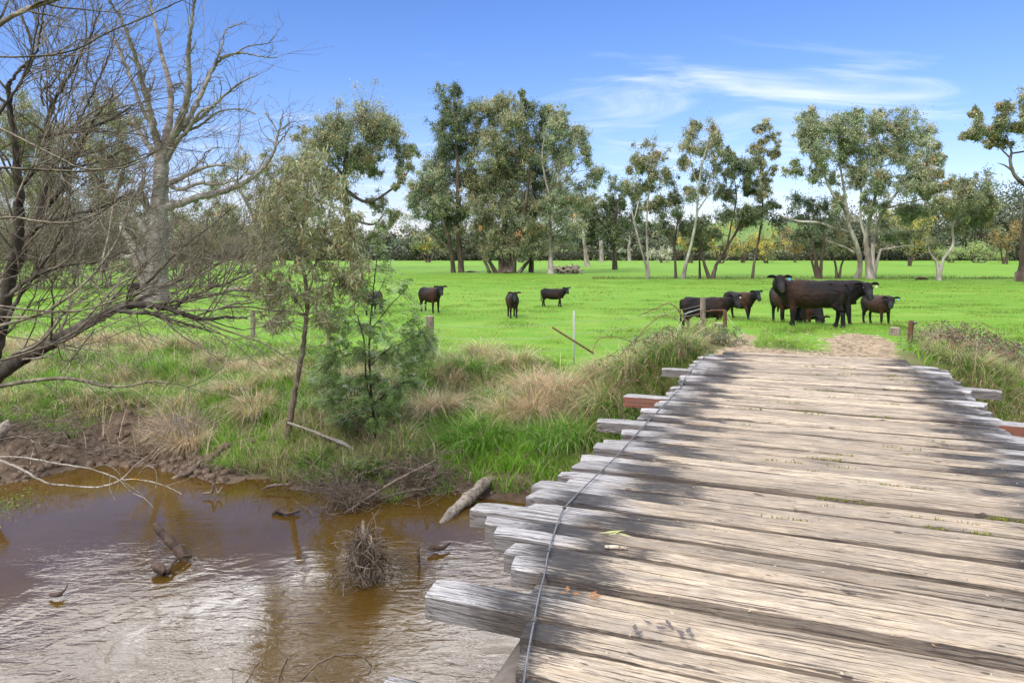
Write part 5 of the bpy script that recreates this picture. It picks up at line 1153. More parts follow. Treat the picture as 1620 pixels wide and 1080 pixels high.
def fence():
    p0 = on_ground(680, 19.0)
    root = empty('wire_fence', p0, 'sagging old wire fence on weathered wooden posts along the bank', 'fence')
    pts = []
    for (px, yt, yb, w, D) in ((400,492,528,7,23.5),(520,490,532,6,21.5),(680,500,552,13,18.6),(1112,472,532,8.5,16.6)):
        p, H, m, r = round_post('', '', '', px, yt, yb, w, D, 'post', root); pts.append((p, H, m))
    sp = on_ground(908, 18.0); H = CAMZ - (492 - HY) * 18.0 / F - sp[2]; mb = MB(); mb.tube([(0, 0, -.3), (0, 0, H)], .024, 10); o = mb.build('steel_post', M['galv'], root); o.location = Vector(sp - p0); pts.insert(3, (sp, H, 18 / F))
    lp = on_ground(130, 27.0); pts.insert(0, (lp, .8, 27 / F))
    rng = np.random.default_rng(3)
    for hz in (.28, .55, .8):
        mb = MB()
        for (a, Ha, _), (b, Hb, _) in zip(pts[:-1], pts[1:]):
            A = a + (0, 0, Ha * hz); B = b + (0, 0, Hb * hz); t = np.linspace(0, 1, 12)[:, None]; P = A * (1 - t) + B * t; P[:, 2] -= (4 * t[:, 0] * (1 - t[:, 0])) * rng.uniform(.04, .12); mb.tube(P - p0, .0035, 4, False)
        mb.build('wire', M['wire'], root)
    # fittings at the bridge-end post: rusty rail, insulator, brace
    D = 16.5; mb = MB()
    S = limb([(1115,492,1.0),(1125,492,1.1),(1135,491,1.1),(1148,491,1.2)], D, 0, 4, rng, .8); mb.tube(S[:, :3] - p0, S[:, 3] * 1.2, 6); 
    S = limb([(1085,510,.8),(1098,500,.8),(1110,495,.8)], D, 0, 4, rng, .3); mb.tube(S[:, :3] - p0, S[:, 3], 5); mb.build('rail', M['rust'], root)
    mb = MB(); S = limb([(1082,497,.9),(1090,494,1.6),(1100,491,1.1),(1110,488,.7)], D, 0, 4, rng, .05); mb.tube(S[:, :3] - p0, S[:, 3] * .55, 8); mb.build('strainer', M['galv'], root)
    mb = MB(); a, b = pt(1110, 506, D), pt(1090, 545, D - .3); mb.tube(np.array([a, b]) - p0, .011, 6); a, b = pt(1109, 510, D - .1), pt(1093, 545, D - .35); mb.tube(np.array([a, b]) - p0, .008, 6); mb.build('brace', M['galv'], root)
fence()
# leaning rusty bar
def bar():
    D = 17.2; a, b = pt(874, 518, D + .3), pt(939, 559, D - .2); c = on_ground(905, D); root = empty('rusty_bar', c, 'rusty steel bar leaning crosswise against the grey steel post', 'bar')
    mb = MB(); d = unit(b - a); mb.tube(np.array([a, (a + b) / 2, b]) - c, .022, 4, True); mb.tube(np.array([a + (0, 0, .02), b + (0, 0, .02)]) - c, .009, 4); mb.build('body', M['rust'], root)
bar()
round_post('stump', 'short pale log stump beside the left bridge post', 'stump', 1137.5, 515, 531, 15.5, 16.9, 'post', flare=1.05, group='cut log stumps at the bridge end')
round_post('stump', 'short pale log stump at the right bridge corner with grass at its foot', 'stump', 1416, 518, 545, 14.5, 15.3, 'post', flare=1.25, group='cut log stumps at the bridge end')
def star(px, yt, yb, D, label, w=5, lean=2, knob=True, name='steel_picket'):
    c = on_ground(px, D); m = D / F; H = CAMZ - (yt - HY) * m - c[2]; root = empty(name, c, label, 'picket'); mb = MB()
    for a in (.3, 2.4, 4.5):
        n = 2; P0 = np.array([math.cos(a), math.sin(a), 0]) * w * m / 2
        mb.box((P0[0] / 2, P0[1] / 2, 0), (1, 1, 1)) if False else None
        q = np.cross(P0, (0, 0, 1)); q = q / np.linalg.norm(q) * .004
        V = []; 
        for z in (-.3, H):
            off = np.array([lean * m * max(z, 0) / H, 0, z]); V += [off - q, off + q, off + P0 + q, off + P0 - q]
        mb.add(V, [(0,1,5,4),(1,2,6,5),(2,3,7,6),(3,0,4,7),(4,5,6,7),(3,2,1,0)])
    mb.build('body', M['rust'], root, smooth=False)
    if knob:
        k = MB(); k.tube([(lean * m, -.02, H - .04), (lean * m + .035, -.025, H - .04), (lean * m + .075, -.025, H - .045)], [.022, .03, .022], 8); k.build('insulator', M['cable'], root)
    return c, H, m
c1 = star(1437.5, 507, 556, 13.75, 'rusty steel picket with black cap at the right bridge corner', 9, 5)
c2 = star(1147, 491, 532, 16.0, 'rusty steel picket between stump and wooden post left of the bridge', 7, 0, False)
def strings():
    rng = np.random.default_rng(8)
    for a, b, lab, sag in ((pt(1151, 501, 15.95), on_ground(1178, 15.3) + (0, 0, .02), 'pale frayed rope running from the left picket down to the dirt', .05), (pt(1447, 509, 13.7), pt(1550, 570, 14.2), 'thin pale wire running from the right picket into the brambles', .12)):
        t = np.linspace(0, 1, 14)[:, None]; P = a * (1 - t) + b * t; P[:, 2] -= sag * 4 * (t * (1 - t))[:, 0]
        mb = MB(); mb.tube(P, .005, 5); tag(mb.build('rope', M['rope']), lab, 'rope')
strings()

# ------------------------------------------------------------------ logs, sticks and flood debris
def debris():
    rng = np.random.default_rng(91)
    def log(label, tr, D, matn, name='log', slopes=0.0, sides=18, cat='log', zshift=0, rough=.07, col=(1, 1, 1)):
        m = D / F; P = []
        for i, v in enumerate(tr):
            dd = v[3] if len(v) > 3 else D; P.append((*pt(v[0], v[1], dd), v[2] * dd / F))
        S = spline(P, 8); kk = np.arange(len(S)); S[:, 3] *= 1 + .12 * np.sin(kk * .55 + tr[0][0]) + .05 * np.sin(kk * 1.3); S[0, 3] *= .7; S[1:-1, :3] += rng.normal(0, .02, (len(S) - 2, 3)) * S[1:-1, 3:4]; c = S[0, :3].copy(); mb = MB(); mb.tube(S[:, :3] - c, S[:, 3], sides, True, col, rough, rng)
        o = mb.build(name, M[matn]); o.location = c; tag(o, label, cat); return o
    def wd(py, z=WZ): return F * (CAMZ - z) / (py - HY)
    log('bleached broken log sloping from the bank into the water', [(776,758,6,11.9),(765,766,9,11.7),(748,782,9.5,11.45),(730,797,9,11.2),(712,815,8,10.85),(690,840,7,10.5)], 11, 'log')
    log('dark snapped branch stub slanting out of the creek', [(244,828,4.5,9.5),(256,843,6,9.45),(268,856,6.5,9.4),(280,868,7,9.35),(292,884,6,9.3),(302,898,5,9.3)], 9.4, 'wetlog', 'branch', cat='branch')
    log('small gnarled root piece lying in the water beside the stub', [(242,893,4,8.95),(250,897,6.5,8.9),(262,904,6,8.85),(268,898,3,8.9),(276,888,2,9.05),(290,880,1.5,9.2),(302,879,3,9.3)], 9.0, 'wetlog', 'driftwood', cat='driftwood', rough=.25)
    log('thick curved grey log resting on the bank debris', [(640,755,5,12.3),(655,748,7,12.35),(670,742,8,12.4),(684,740,5,12.5)], 12.3, 'log')
    log('curved bare branch lying at the muddy water edge', [(266,768,1.6,12.6),(275,757,3.2,12.7),(295,750,4,12.8),(310,738,3.5,12.9),(318,728,1.8,13)], 12.7, 'stick', 'branch', cat='branch')
    log('thin pale fallen branch slanting across the bank grass', [(455,668,1.8,13.5),(490,680,1.8,13.4),(520,692,2.2,13.3),(545,702,3,13.2),(560,712,1.5,13.1)], 13.4, 'bleached', 'branch', cat='branch')
    log('flat pale branch lying on the dirt beside the left picket', [(1150,531,1.2,15.7),(1175,533,1.7,15.5),(1205,535,1.6,15.4),(1232,534,1,15.4)], 15.5, 'stick', 'branch', cat='branch')
    log('forked bare branch sticking out at the far right edge', [(1630,556,2.4,13.6),(1612,550,2,13.6),(1602,542,1.7,13.6),(1597,538,.9,13.6)], 13.6, 'bark_dead', 'branch', cat='branch')
    log('short stick poking from the shallow water below the mud', [(320,780,1.2,11.7),(335,778,2.2,11.7),(338,764,1.5,11.7),(345,779,2,11.7),(352,770,1.2,11.7)], 11.8, 'stick', 'driftwood', cat='driftwood')
    log('bleached trunk end jutting from the root heap at the left edge', [(-12,700,8,12.2),(2,684,9,12.2),(8,672,6,12.3),(12,665,2,12.4)], 12.2, 'log')
    log('small stub poking from the water near the hanging debris', [(663,862,1.5,9.1),(662,880,2.2,9.1),(664,898,1.8,9.1)], 9.1, 'wetlog', 'branch', cat='branch')
    log('little dark driftwood knot afloat left of the bridge', [(676,868,2,9.5),(688,866,4.5,9.55),(700,866,3,9.55),(712,858,1.2,9.7)], 9.6, 'wetlog', 'driftwood', cat='driftwood', rough=.3)
    log('tiny dark snag afloat at the far left of the creek', [(78,940,2,8.28),(92,940,3,8.25),(103,932,1.4,8.35),(107,924,.8,8.4)], 8.3, 'wetlog', 'driftwood', cat='driftwood', rough=.3)
    log('rotted floating snag amid the shallow water weeds', [(430,812,2,10.9),(442,808,3.5,10.95),(455,812,2.5,10.85),(475,808,1.5,10.95)], 10.9, 'wetlog', 'driftwood', cat='driftwood', rough=.3)
    def heap(name, label, c, n, spread, L, r0, matn='stick', bias=(0, 0, 0), flat=.35, core=None):
        root = empty(name, c, label, 'debris', 'flood debris along the bank'); mb = MB()
        for k in range(int(n * 1.5)):
            o = rng.normal(0, 1, 3) * spread; d = unit(rng.normal(0, 1, 3) * (1, 1, flat) + np.array(bias)); l = L * rng.uniform(.4, 1.3)
            P = spline([o - d * l / 2, o + rng.normal(0, .11, 3) * l, o + d * l / 2], 3); w = P + c; g = ground(w[:, 0], w[:, 1]); P[:, 2] = np.maximum(P[:, 2], np.maximum(g, WZ) - c[2] + .0)
            rr = r0 * .72 * rng.choice([.45, .6, .8, 1.6], p=[.4, .3, .2, .1]) * rng.uniform(.8, 1.2); mb.tube(P, np.linspace(rr, rr * .4, len(P)), 4 if rr < .012 else 6, False, rng.uniform(.55, 1.3) * np.ones(3))
        mb.build('sticks', M[matn], root)
        return root
    heap('debris_heap', 'heap of tangled grey roots on the mud at the left edge', hit(35, 690, 20, 11) + (0, 0, .12), 320, (.75, .5, .14), .6, .011)
    heap('debris_heap', 'fine litter of sticks strewn on the muddy shore', hit(130, 715, 20, 11.5), 240, (1.0, .3, .05), .4, .007, flat=.1)
    heap('debris_heap', 'low tangle of drift sticks where bank meets water in the middle', np.array([-2.3, 12.15, WZ + .1]), 420, (.75, .35, .08), .8, .009, flat=.25)
    heap('debris_heap', 'spiky clump of sticks between bank and hanging debris', np.array([-2.55, 11.3, WZ + .14]), 150, (.18, .16, .10), .65, .008, flat=.5, bias=(.3, 0, .2))
    heap('debris_heap', 'dry stick litter below the young gum tree', hit(430, 735, 20, 11.5), 200, (.7, .3, .06), .45, .007, flat=.2)
    heap('debris_heap', 'pale hanging dead stalks on the cut bank below the dead tree', hit(285, 705, 20, 12) + (0, 0, .2), 200, (.32, .12, .15), .7, .006, 'bleached', (0, -.4, -1.2), 1)
    heap('debris_heap', 'grey stick bundle under the curved log', np.array([-1.75, 12.2, WZ + .28]), 220, (.42, .22, .12), .7, .010, flat=.4)
    # hanging flood-wrapped clump standing in the water
    c = np.array([(577 - CX) / F * 8.75, 8.75, WZ]); root = empty('debris_clump', c, 'upright clump of pale flood sticks wrapped round a snag in the water', 'debris'); mb = MB()
    for k in range(420):
        z0 = rng.uniform(.02, .62); w = .05 + .17 * (1 - z0 / .75); o = np.array([rng.normal(0, w), rng.normal(0, w * .8), z0]); d = unit(np.array([rng.normal(0, .6), rng.normal(0, .5), rng.uniform(-1.6, .4)])); l = rng.uniform(.1, .38)
        P = spline([o, o + d * l * .5 + rng.normal(0, .03, 3), o + d * l], 3); P[:, 2] = np.maximum(P[:, 2], -.03); rr = rng.uniform(.003, .0085); mb.tube(P, np.linspace(rr, rr * .5, len(P)), 4, False, rng.uniform(.6, 1.35) * np.ones(3))
    for k in range(60):
        d = np.array([rng.uniform(-1.2, 2.2), rng.uniform(-.6, .6), rng.uniform(-.15, .35)]); o = np.array([0, 0, rng.uniform(.05, .4)]); l = rng.uniform(.25, .5); P = spline([o, o + d * l * .5 + (0, 0, .05), o + d * l], 3); P[:, 2] = np.maximum(P[:, 2], .0); mb.tube(P, np.linspace(.006, .002, len(P)), 4, False)
    mb.tube([(0, 0, -.5), (.0, 0, .3), (-.02, 0, .72)], [.04, .03, .02], 7); mb.build('sticks', M['stick'], root)
    # long poles lying from the bank to the clump
    log('long thin pole running from the drift tangle toward the bank', [(545,812,1.6,10.9),(590,782,2,11.3),(630,758,2.1,11.7),(690,728,1.8,12.2)], 11.4, 'stick', 'branch', cat='branch')
    log('long dull stick resting at the water line in the middle', [(598,790,2,11.4),(640,778,2.2,11.6),(680,772,1.6,11.8)], 11.6, 'stick', 'branch', cat='branch')
    log('curved grey stick lying just in the water below the green seedling', [(412,775,1.2,11.9),(430,768,2.2,12.0),(460,766,1.8,12.0)], 12, 'stick', 'branch', cat='branch')
    # log pile in the paddock
    b = on_ground(900, 96); root = empty('log_pile', b, 'grey pile of old logs and stump roots right of the white trunk', 'log pile'); mb = MB()
    for k in range(46):
        o = np.array([rng.uniform(-1.4, 1.3), rng.uniform(-.8, .8), rng.uniform(.1, .8)]); a = rng.normal(0, .9); d = np.array([math.cos(a), rng.normal(0, .4), math.sin(a) * .7]) * rng.uniform(.4, .9)
        r = rng.uniform(.07, .17); mb.tube([o - d, o + rng.normal(0, .05, 3), o + d], [r, r * .95, r * .7], 8, True, rng.uniform(.6, 1.4) * np.ones(3), .1, rng)
    mb.tube([(.6, -.5, .1), (.9, -.4, .75), (1.2, -.2, .9)], [.55, .5, .3], 10, True, (.9, .85, .8), .2, rng); mb.build('logs', M['log'], root)
    b = on_ground(752, 100); log('fallen mossy branch lying at the grove foot', [(735,432,1,100),(745,430,2,100),(760,433,2.2,100),(775,434,1.2,100)], 100, 'bark_brown', 'branch', cat='branch')
    log('low dry log lying in the grass beyond the willow', [(355,458,2.4,50),(375,457,3.4,50),(395,459,3,50),(408,460,1.6,50)], 50, 'log')
    b = on_ground(1458, 74.0); mb = MB(); mb.tube([(-.7, 0, .03), (-.2, 0, .16), (.3, 0, .15), (.7, 0, .02)], [.05, .18, .16, .04], 8, True, (.5, .45, .4), .3, rng); o = mb.build('clod', M['wetlog']); o.location = b; tag(o, 'dark clod of earth in the grass before the small forked gum', 'clod')
    n = 900; x = rng.uniform(-10.5, 3.0, n); tt, cc, _ = ground_parts(x, x * 0); rr = np.abs(rng.normal(.10, .09, n)); y = tt + rr * (cc - tt); z = ground(x, y); mb = MB()
    for i in range(n):
        q = rng.uniform(.02, .075) * (1.3 if x[i] < -5 else .8); V = []
        for h, w in ((-.3, .9), (.25, 1.0), (.75, .55)):
            for k in range(6): a = k * 1.047; V.append((x[i] + math.cos(a) * q * w * rng.uniform(.7, 1.25), y[i] + math.sin(a) * q * w * rng.uniform(.7, 1.2), z[i] + q * h))
        mb.add(V, [(l * 6 + k, l * 6 + (k + 1) % 6, l * 6 + 6 + (k + 1) % 6, l * 6 + 6 + k) for l in (0, 1) for k in range(6)]); mb.L.append(mb.n - 6 + np.arange(6)); mb.T.append(np.array([6]))
    tag(mb.build('mud_clods', M['soil']), 'lumpy brown mud clods along the foot of the bank', 'mud', None, 'stuff')
    # stones and bark chips on the track
    n = 320; t = rng.normal(0, .9, n) + .1; s = rng.uniform(12.95, 17.8, n); x = t * CS + s * SN; y = -t * SN + s * CS; z = ground(x, y); mb = MB()
    for i in range(n):
        r = rng.uniform(.008, .03); a = rng.uniform(0, 6.28, 5); V = np.array([[math.cos(k * 1.2566), math.sin(k * 1.2566), 0] for k in range(5)]) * r * rng.uniform(.6, 1.4, (5, 1)); V = np.vstack([V, V * .6 + (0, 0, r * .5)]) + (x[i], y[i], z[i])
        mb.add(V, [(k, (k + 1) % 5, 5 + (k + 1) % 5, 5 + k) for k in range(5)], np.array([.36, .29, .20]) * rng.uniform(.5, 1.5)); mb.L.append(mb.n - 5 + np.arange(5)); mb.T.append(np.array([5]))
    tag(mb.build('track_stones', M['litter'], smooth=False), 'small stones and bark chips on the dirt track', 'stones', None, 'stuff')
debris()

# ------------------------------------------------------------------ cattle
def lathe_path(mb, P, hw, hh, sides=14):
    """loft of ellipses (half width, half height) along P in the plane of the path"""
    P = np.asarray(P, float); T = np.gradient(P, axis=0); T = unit(T); n = len(P)
    a = np.arange(sides) * 2 * math.pi / sides; V = []
    for i in range(n):
        t = T[i]; up = np.array([0, 0, 1.0]) if abs(t[2]) < .92 else np.array([1.0, 0, 0])
        s = unit(np.cross(t, up)); u = np.cross(s, t)
        V.append(P[i] + np.cos(a)[:, None] * s * hw[i] + np.sin(a)[:, None] * u * hh[i])
    V = np.array(V); i = np.arange(n - 1)[:, None] * sides; j = np.arange(sides)[None, :]; j2 = (j + 1) % sides
    Q = np.stack([i + j, i + sides + j, i + sides + j2, i + j2], axis=-1).reshape(-1, 4); base = mb.n
    mb.add(V.reshape(-1, 3), Q[:, ::-1]); mb.L.append(base + np.arange(sides)[::-1]); mb.T.append(np.array([sides])); mb.L.append(base + (n - 1) * sides + np.arange(sides)); mb.T.append(np.array([sides]))
def make_cow(label, px, py, hpx, face, head_world, seed, brown=.6, tagc=None, tagside=1, walk=(0, 0, 0, 0), pitch=-.45, headz=0.0, D=None, group='cattle in the paddock', voxel=.018, rz=None):
    rng = np.random.default_rng(seed)
    g = hit(px, py, 120, 13.2) if D is None else on_ground(px, D); D = g[1]; sc = hpx * D / F / 1.22
    fa = math.radians(face); root = empty('cow', g, label, 'cow', group, rz=fa); root.scale = (sc,) * 3
    # path of the body from pin bones to brisket, 14 stations (smoothed)
    st = np.array([(-.83,1.02,.05,.08),(-.79,1.0,.155,.20),(-.69,.965,.225,.275),(-.52,.91,.265,.325),(-.30,.865,.295,.36),(-.08,.845,.315,.38),(.15,.845,.31,.378),(.35,.86,.28,.365),(.50,.88,.24,.335),(.63,.915,.19,.27),(.73,.95,.14,.19)])
    S = spline(st, 3); mb = MB(); lathe_path(mb, np.stack([S[:, 0], S[:, 0] * 0, S[:, 1]], 1), S[:, 2], S[:, 3], 20)
    vb = mb.V[-1].astype(float); zc = np.interp(vb[:, 0], S[:, 0], S[:, 1]); zh = np.interp(vb[:, 0], S[:, 0], S[:, 3]); q = np.clip((vb[:, 2] - zc) / zh, -1, 1)
    vb[:, 1] *= 1 - .30 * np.clip(q, 0, 1) ** 1.5 - .10 * np.clip(-q - .5, 0, 1); vb[:, 2] -= .03 * np.exp(-((vb[:, 0] + .1) / .3) ** 2) * np.clip(q, 0, 1)
    mb.V[-1] = vb.astype(np.float32)
    # haunch and shoulder masses
    for sg in (-1, 1):
        lathe_path(mb, [(-.62, sg * .10, 1.12), (-.60, sg * .15, .95), (-.585, sg * .155, .75), (-.60, sg * .15, .58), (-.63, sg * .15, .46)], [.10, .14, .125, .095, .06], [.13, .20, .19, .14, .07], 14)
        lathe_path(mb, [(-.38, sg * .12, 1.13), (-.46, sg * .155, 1.12), (-.54, sg * .13, 1.10)], [.03, .055, .03], [.03, .06, .03], 8)
        lathe_path(mb, [(.42, sg * .10, 1.12), (.46, sg * .15, .95), (.47, sg * .15, .75), (.47, sg * .14, .64)], [.08, .12, .10, .08], [.12, .18, .14, .09], 12)
    def leg(P, R):
        P = spline([(*p, r) for p, r in zip(P, R)], 4); lathe_path(mb, P[:, :3], P[:, 3] * .88, P[:, 3] * 1.08, 10)
    for k, (sg) in enumerate((-1, 1)):
        w = walk[k]; y = sg * .145
        leg([(.46, y, .85), (.46 + w * .15, y, .62), (.46 + w * .42 + max(0, w) * .1, y, .365), (.455 + w * .75, y, .13), (.47 + w * .85, y, .06), (.49 + w * .88, y, 0)], [.12, .085, .060, .045, .055, .065])
        w = walk[k + 2]; y = sg * .15
        leg([(-.56, y, .90), (-.52 + w * .12, y, .66), (-.67 + w * .45, y, .44), (-.67 + w * .75, y, .15), (-.65 + w * .85, y, .06), (-.625 + w * .88, y, 0)], [.19, .14, .066, .048, .056, .066])
    # neck and head
    hw = math.radians(head_world) - fa; hd = np.array([math.cos(hw), math.sin(hw), 0.0])
    poll = np.array([.93, 0, 1.24 + headz]) + hd * (.06 + .10 * (1 - hd[0])) + np.array([-.06 * (1 - hd[0]), .10 * hd[1], 0])
    nk = spline([(.50, 0, .97, .23, .25), (.68, .01 * hd[1], 1.00, .17, .225), (.82, .05 * hd[1], 1.06 + headz * .5, .155, .21), (poll[0], poll[1], poll[2] - .11, .12, .155)], 4)
    lathe_path(mb, nk[:, :3], nk[:, 3], nk[:, 4], 14)
    fw = unit(hd * math.cos(pitch) + np.array([0, 0, math.sin(pitch)])); upv = unit(np.array([0, 0, 1.0]) - fw * fw[2]); sd = np.cross(fw, upv)
    def hp(f, s_, u): return poll + fw * f * 1.04 + sd * s_ * 1.03 + upv * u * 1.0
    hs = [(-.06, .06, .06, .0), (-.02, .115, .10, .0), (.05, .135, .125, -.01), (.11, .135, .125, -.02), (.18, .112, .115, -.03), (.26, .092, .098, -.036), (.33, .088, .086, -.042), (.38, .088, .076, -.046), (.41, .058, .045, -.05)]
    Vv = []; a = np.arange(16) * 2 * math.pi / 16
    for f, w_, h_, dz in hs: Vv.append(np.array([hp(f, math.cos(q) * w_, dz + math.sin(q) * h_) for q in a]))
    Vv = np.array(Vv); i = np.arange(len(hs) - 1)[:, None] * 16; j = np.arange(16)[None, :]; j2 = (j + 1) % 16
    Q = np.stack([i + j, i + 16 + j, i + 16 + j2, i + j2], axis=-1).reshape(-1, 4); base = mb.n
    mb.add(Vv.reshape(-1, 3), Q); mb.L.append(base + np.arange(16)[::-1]); mb.T.append(np.array([16])); mb.L.append(base + (len(hs) - 1) * 16 + np.arange(16)); mb.T.append(np.array([16]))
    ears = {}
    for sg in (-1, 1):
        e0 = hp(.0, sg * .09, .03); e1 = hp(-.03, sg * .17, .03); e2 = hp(-.035, sg * .25, .02); e3 = hp(-.02, sg * .32, .0)
        P = spline([(*e0, .045, .045), (*e1, .062, .046), (*e2, .064, .042), (*e3, .03, .03)], 3)
        n = len(P); V = []
        for q in range(n):
            V.append(np.array([P[q, :3] + fw * math.sin(z) * P[q, 4] * .7 + upv * math.cos(z) * P[q, 3] for z in a[::2]]))
        V = np.array(V); ii = np.arange(n - 1)[:, None] * 8; jj = np.arange(8)[None, :]; jj2 = (jj + 1) % 8
        Qe = np.stack([ii + jj, ii + 8 + jj, ii + 8 + jj2, ii + jj2], axis=-1).reshape(-1, 4)
        base = mb.n; mb.add(V.reshape(-1, 3), Qe if sg < 0 else Qe[:, ::-1]); mb.L.append(base + (np.arange(8) if sg > 0 else np.arange(8)[::-1])); mb.T.append(np.array([8])); mb.L.append(base + (n - 1) * 8 + (np.arange(8)[::-1] if sg > 0 else np.arange(8))); mb.T.append(np.array([8]))
        ears[sg] = e2
    lathe_path(mb, [(.58, 0, .66), (.66, 0, .66), (.74, 0, .80), (.78, .02 * hd[1], .96)], [.06, .07, .06, .06], [.10, .11, .10, .09], 10)   # dewlap
    me = raw_mesh('body', np.concatenate(mb.V), np.concatenate(mb.L), np.concatenate(mb.T), M['cow'], True)
    # make every shell face outward, then fuse into one skin
    import bmesh
    bm = bmesh.new(); bm.from_mesh(me); bmesh.ops.recalc_face_normals(bm, faces=bm.faces); bm.to_mesh(me); bm.free()
    o = bpy.data.objects.new('body', me); COL.objects.link(o)
    md = o.modifiers.new('r', 'REMESH'); md.mode = 'VOXEL'; md.voxel_size = voxel; md.use_smooth_shade = True
    sm = o.modifiers.new('s', 'SMOOTH'); sm.factor = .5; sm.iterations = 3 if voxel < .025 else 1
    dg = bpy.context.evaluated_depsgraph_get(); me2 = bpy.data.meshes.new_from_object(o.evaluated_get(dg)); me2.name = 'body'
    bpy.data.objects.remove(o); bpy.data.meshes.remove(me)
    n = len(me2.vertices); co = np.empty(n * 3, np.float32); me2.vertices.foreach_get('co', co); co = co.reshape(-1, 3).astype(float)
    nr = np.empty(n * 3, np.float32); me2.vertices.foreach_get('normal', nr); nr = nr.reshape(-1, 3)
    ds = (fbm(co[:, 0] * 1 + seed, co[:, 2] + co[:, 1] * 1.3, .16, 3, seed + 9) - .5) * .03 * np.clip((co[:, 2] - .3) * 3, 0, 1) * (co[:, 0] < .8)
    co = co + nr * ds[:, None]; me2.vertices.foreach_set('co', co.astype(np.float32).ravel())
    x, y, z = co.T
    nz = fbm(x * 1 + seed * 3 + y, z + y * .7, .28, 4, seed); nz2 = fbm(x * 3 + seed, z * 3 + y, .12, 3, seed + 5)
    br = np.exp(-((x - .42) / .28) ** 2) * .9 + np.exp(-((x + .1) / .45) ** 2) * .5 * (1 - sstep(.85, 1.1, z)) + .30 * sstep(1.08, 1.2, z) * sstep(.55, .3, x)
    br = np.clip(br * (.4 + 1.4 * (nz - .25)) * brown * 1.6, 0, 1) * (z > .42) * sstep(-.02, .02, .80 - x)
    br = np.maximum(br, np.clip(np.exp(-((x + .74) / .07) ** 2) * (z > .6) * .8 * brown, 0, 1))
    blk = np.array([.0095, .0085, .008]); bro = np.array([.058, .024, .012])
    C = blk * (1 + .8 * (nz2[:, None] - .5)) * (1 - br[:, None]) + bro * br[:, None] * (.5 + 1.1 * nz2[:, None])
    # muzzle: grey nose pad
    rel = co - hp(.40, 0, -.035); dn = np.linalg.norm(rel, axis=1); k = np.exp(-(dn / .045) ** 2)[:, None]; C = C * (1 - k) + np.array([.20, .18, .18]) * k
    rel = co - hp(.25, 0, .05); k = (np.exp(-(np.linalg.norm(rel, axis=1) / .09) ** 2) * .5)[:, None]; C = C * (1 - k) + np.array([.075, .075, .085]) * k  # highlight down the face, painted into the hide colour
    hoof = (z < .055)[:, None]; C = np.where(hoof, np.array([.02, .017, .015]), C)
    at = me2.color_attributes.new('Col', 'FLOAT_COLOR', 'POINT'); cc = np.ones((n, 4), np.float32); cc[:, :3] = C; at.data.foreach_set('color', cc.ravel())
    me2.polygons.foreach_set('use_smooth', np.ones(len(me2.polygons), bool))
    if not me2.materials: me2.materials.append(M['cow'])
    link('body', me2, root)
    for sg in (-1, 1):
        p = hp(.115, sg * .122, .035); e = MB(); e.tube([p - sd * sg * .02, p - sd * sg * .006, p + sd * sg * .008, p + sd * sg * .014], [.012, .020, .015, .004], 8); e.build('eye', M['eye'], root)
        p = hp(.405, sg * .042, -.03); e = MB(); e.tube([p - fw * .006, p + fw * .008], [.011, .008], 7); e.build('nostril', M['eye'], root)
    tl = MB(); S = spline([(-.79, 0, 1.12, .032), (-.86, 0, 1.05, .027), (-.87, .01, .85, .020), (-.86, .02, .65, .018), (-.85, .03, .50, .035), (-.84, .03, .38, .03), (-.84, .03, .30, .006)], 4); tl.tube(S[:, :3], S[:, 3], 8, True, (.010, .009, .008), .15, rng); tl.build('tail', M['cow'], root)
    if tagc:
        p = ears[tagside] - upv * .02 + fw * .022; tg = MB(); V = []
        w_ = .032; shp = [(-.4 * w_, .012), (.4 * w_, .012), (w_, -.03), (w_, -.075), (-w_, -.075), (-w_, -.03)]
        hs_ = unit(np.array([fw[1], -fw[0], 0])); 
        V = [p + hs_ * q[0] + np.array([0, 0, q[1]]) for q in shp] + [p + hs_ * q[0] + np.array([0, 0, q[1]]) + fw * .005 for q in shp]
        tg.add(V, [(i, (i + 1) % 6, 6 + (i + 1) % 6, 6 + i) for i in range(6)]); tg.L.append(tg.n - 12 + np.arange(6)[::-1]); tg.T.append(np.array([6])); tg.L.append(tg.n - 6 + np.arange(6)); tg.T.append(np.array([6]))
        tg.build('ear_tag', M[tagc], root, smooth=False)
    return root
gp = 'cattle crowding the bridge end'
make_cow('largest black brown cow standing sideways at the bridge end, head toward camera', 1284, 519, 74, 152, -92, 1, .5, 'tagblue', -1, (0.05, -.03, .1, -.12), -.88, group=gp, D=17.1, headz=.02)
make_cow('black cow with cream ear tag peering out right of the largest cow', 1309, 516, 72, -14, -92, 3, .12, 'tagcream', -1, (.08, -.08, .1, -.05), -.88, group=gp, D=18.5, headz=-.14)
make_cow('brown cow facing forward, half hidden behind the largest cow\'s chest', 1239, 514, 62, -98, -100, 4, 1.0, None, 1, (0, .03, 0, 0), -.8, group=gp, D=19.3)
make_cow('reddish brown cow grazing seen beneath the largest cow\'s belly', 1276, 510, 55, -85, -95, 5, 1.8, None, 1, (0, 0, 0, 0), -1.2, group=gp, D=21.0, headz=-.62)
make_cow('small cow with blue ear tag standing apart on the far right', 1388, 514, 48, -82, -120, 6, 1.1, 'tagblue', -1, (0, .02, 0, 0), -.88, headz=-.12)
make_cow('dark cow standing side-on behind the left bridge post', 1116, 523, 55, -6, -70, 7, .4, 'tagcream', -1, (.03, -.03, .1, -.1), -.85, group=gp, D=21.5)
make_cow('brown cow walking forward behind the one at the left post', 1170, 505, 44, -62, -72, 8, 1.0, 'tagblue', -1, (.22, -.12, -.1, .15), -.88)
make_cow('brown cow with cream ear tag, leftmost of the three in open grass', 681, 494, 40, -52, -72, 9, 1.0, 'tagcream', -1, (0, .03, .12, -.05), -.88)
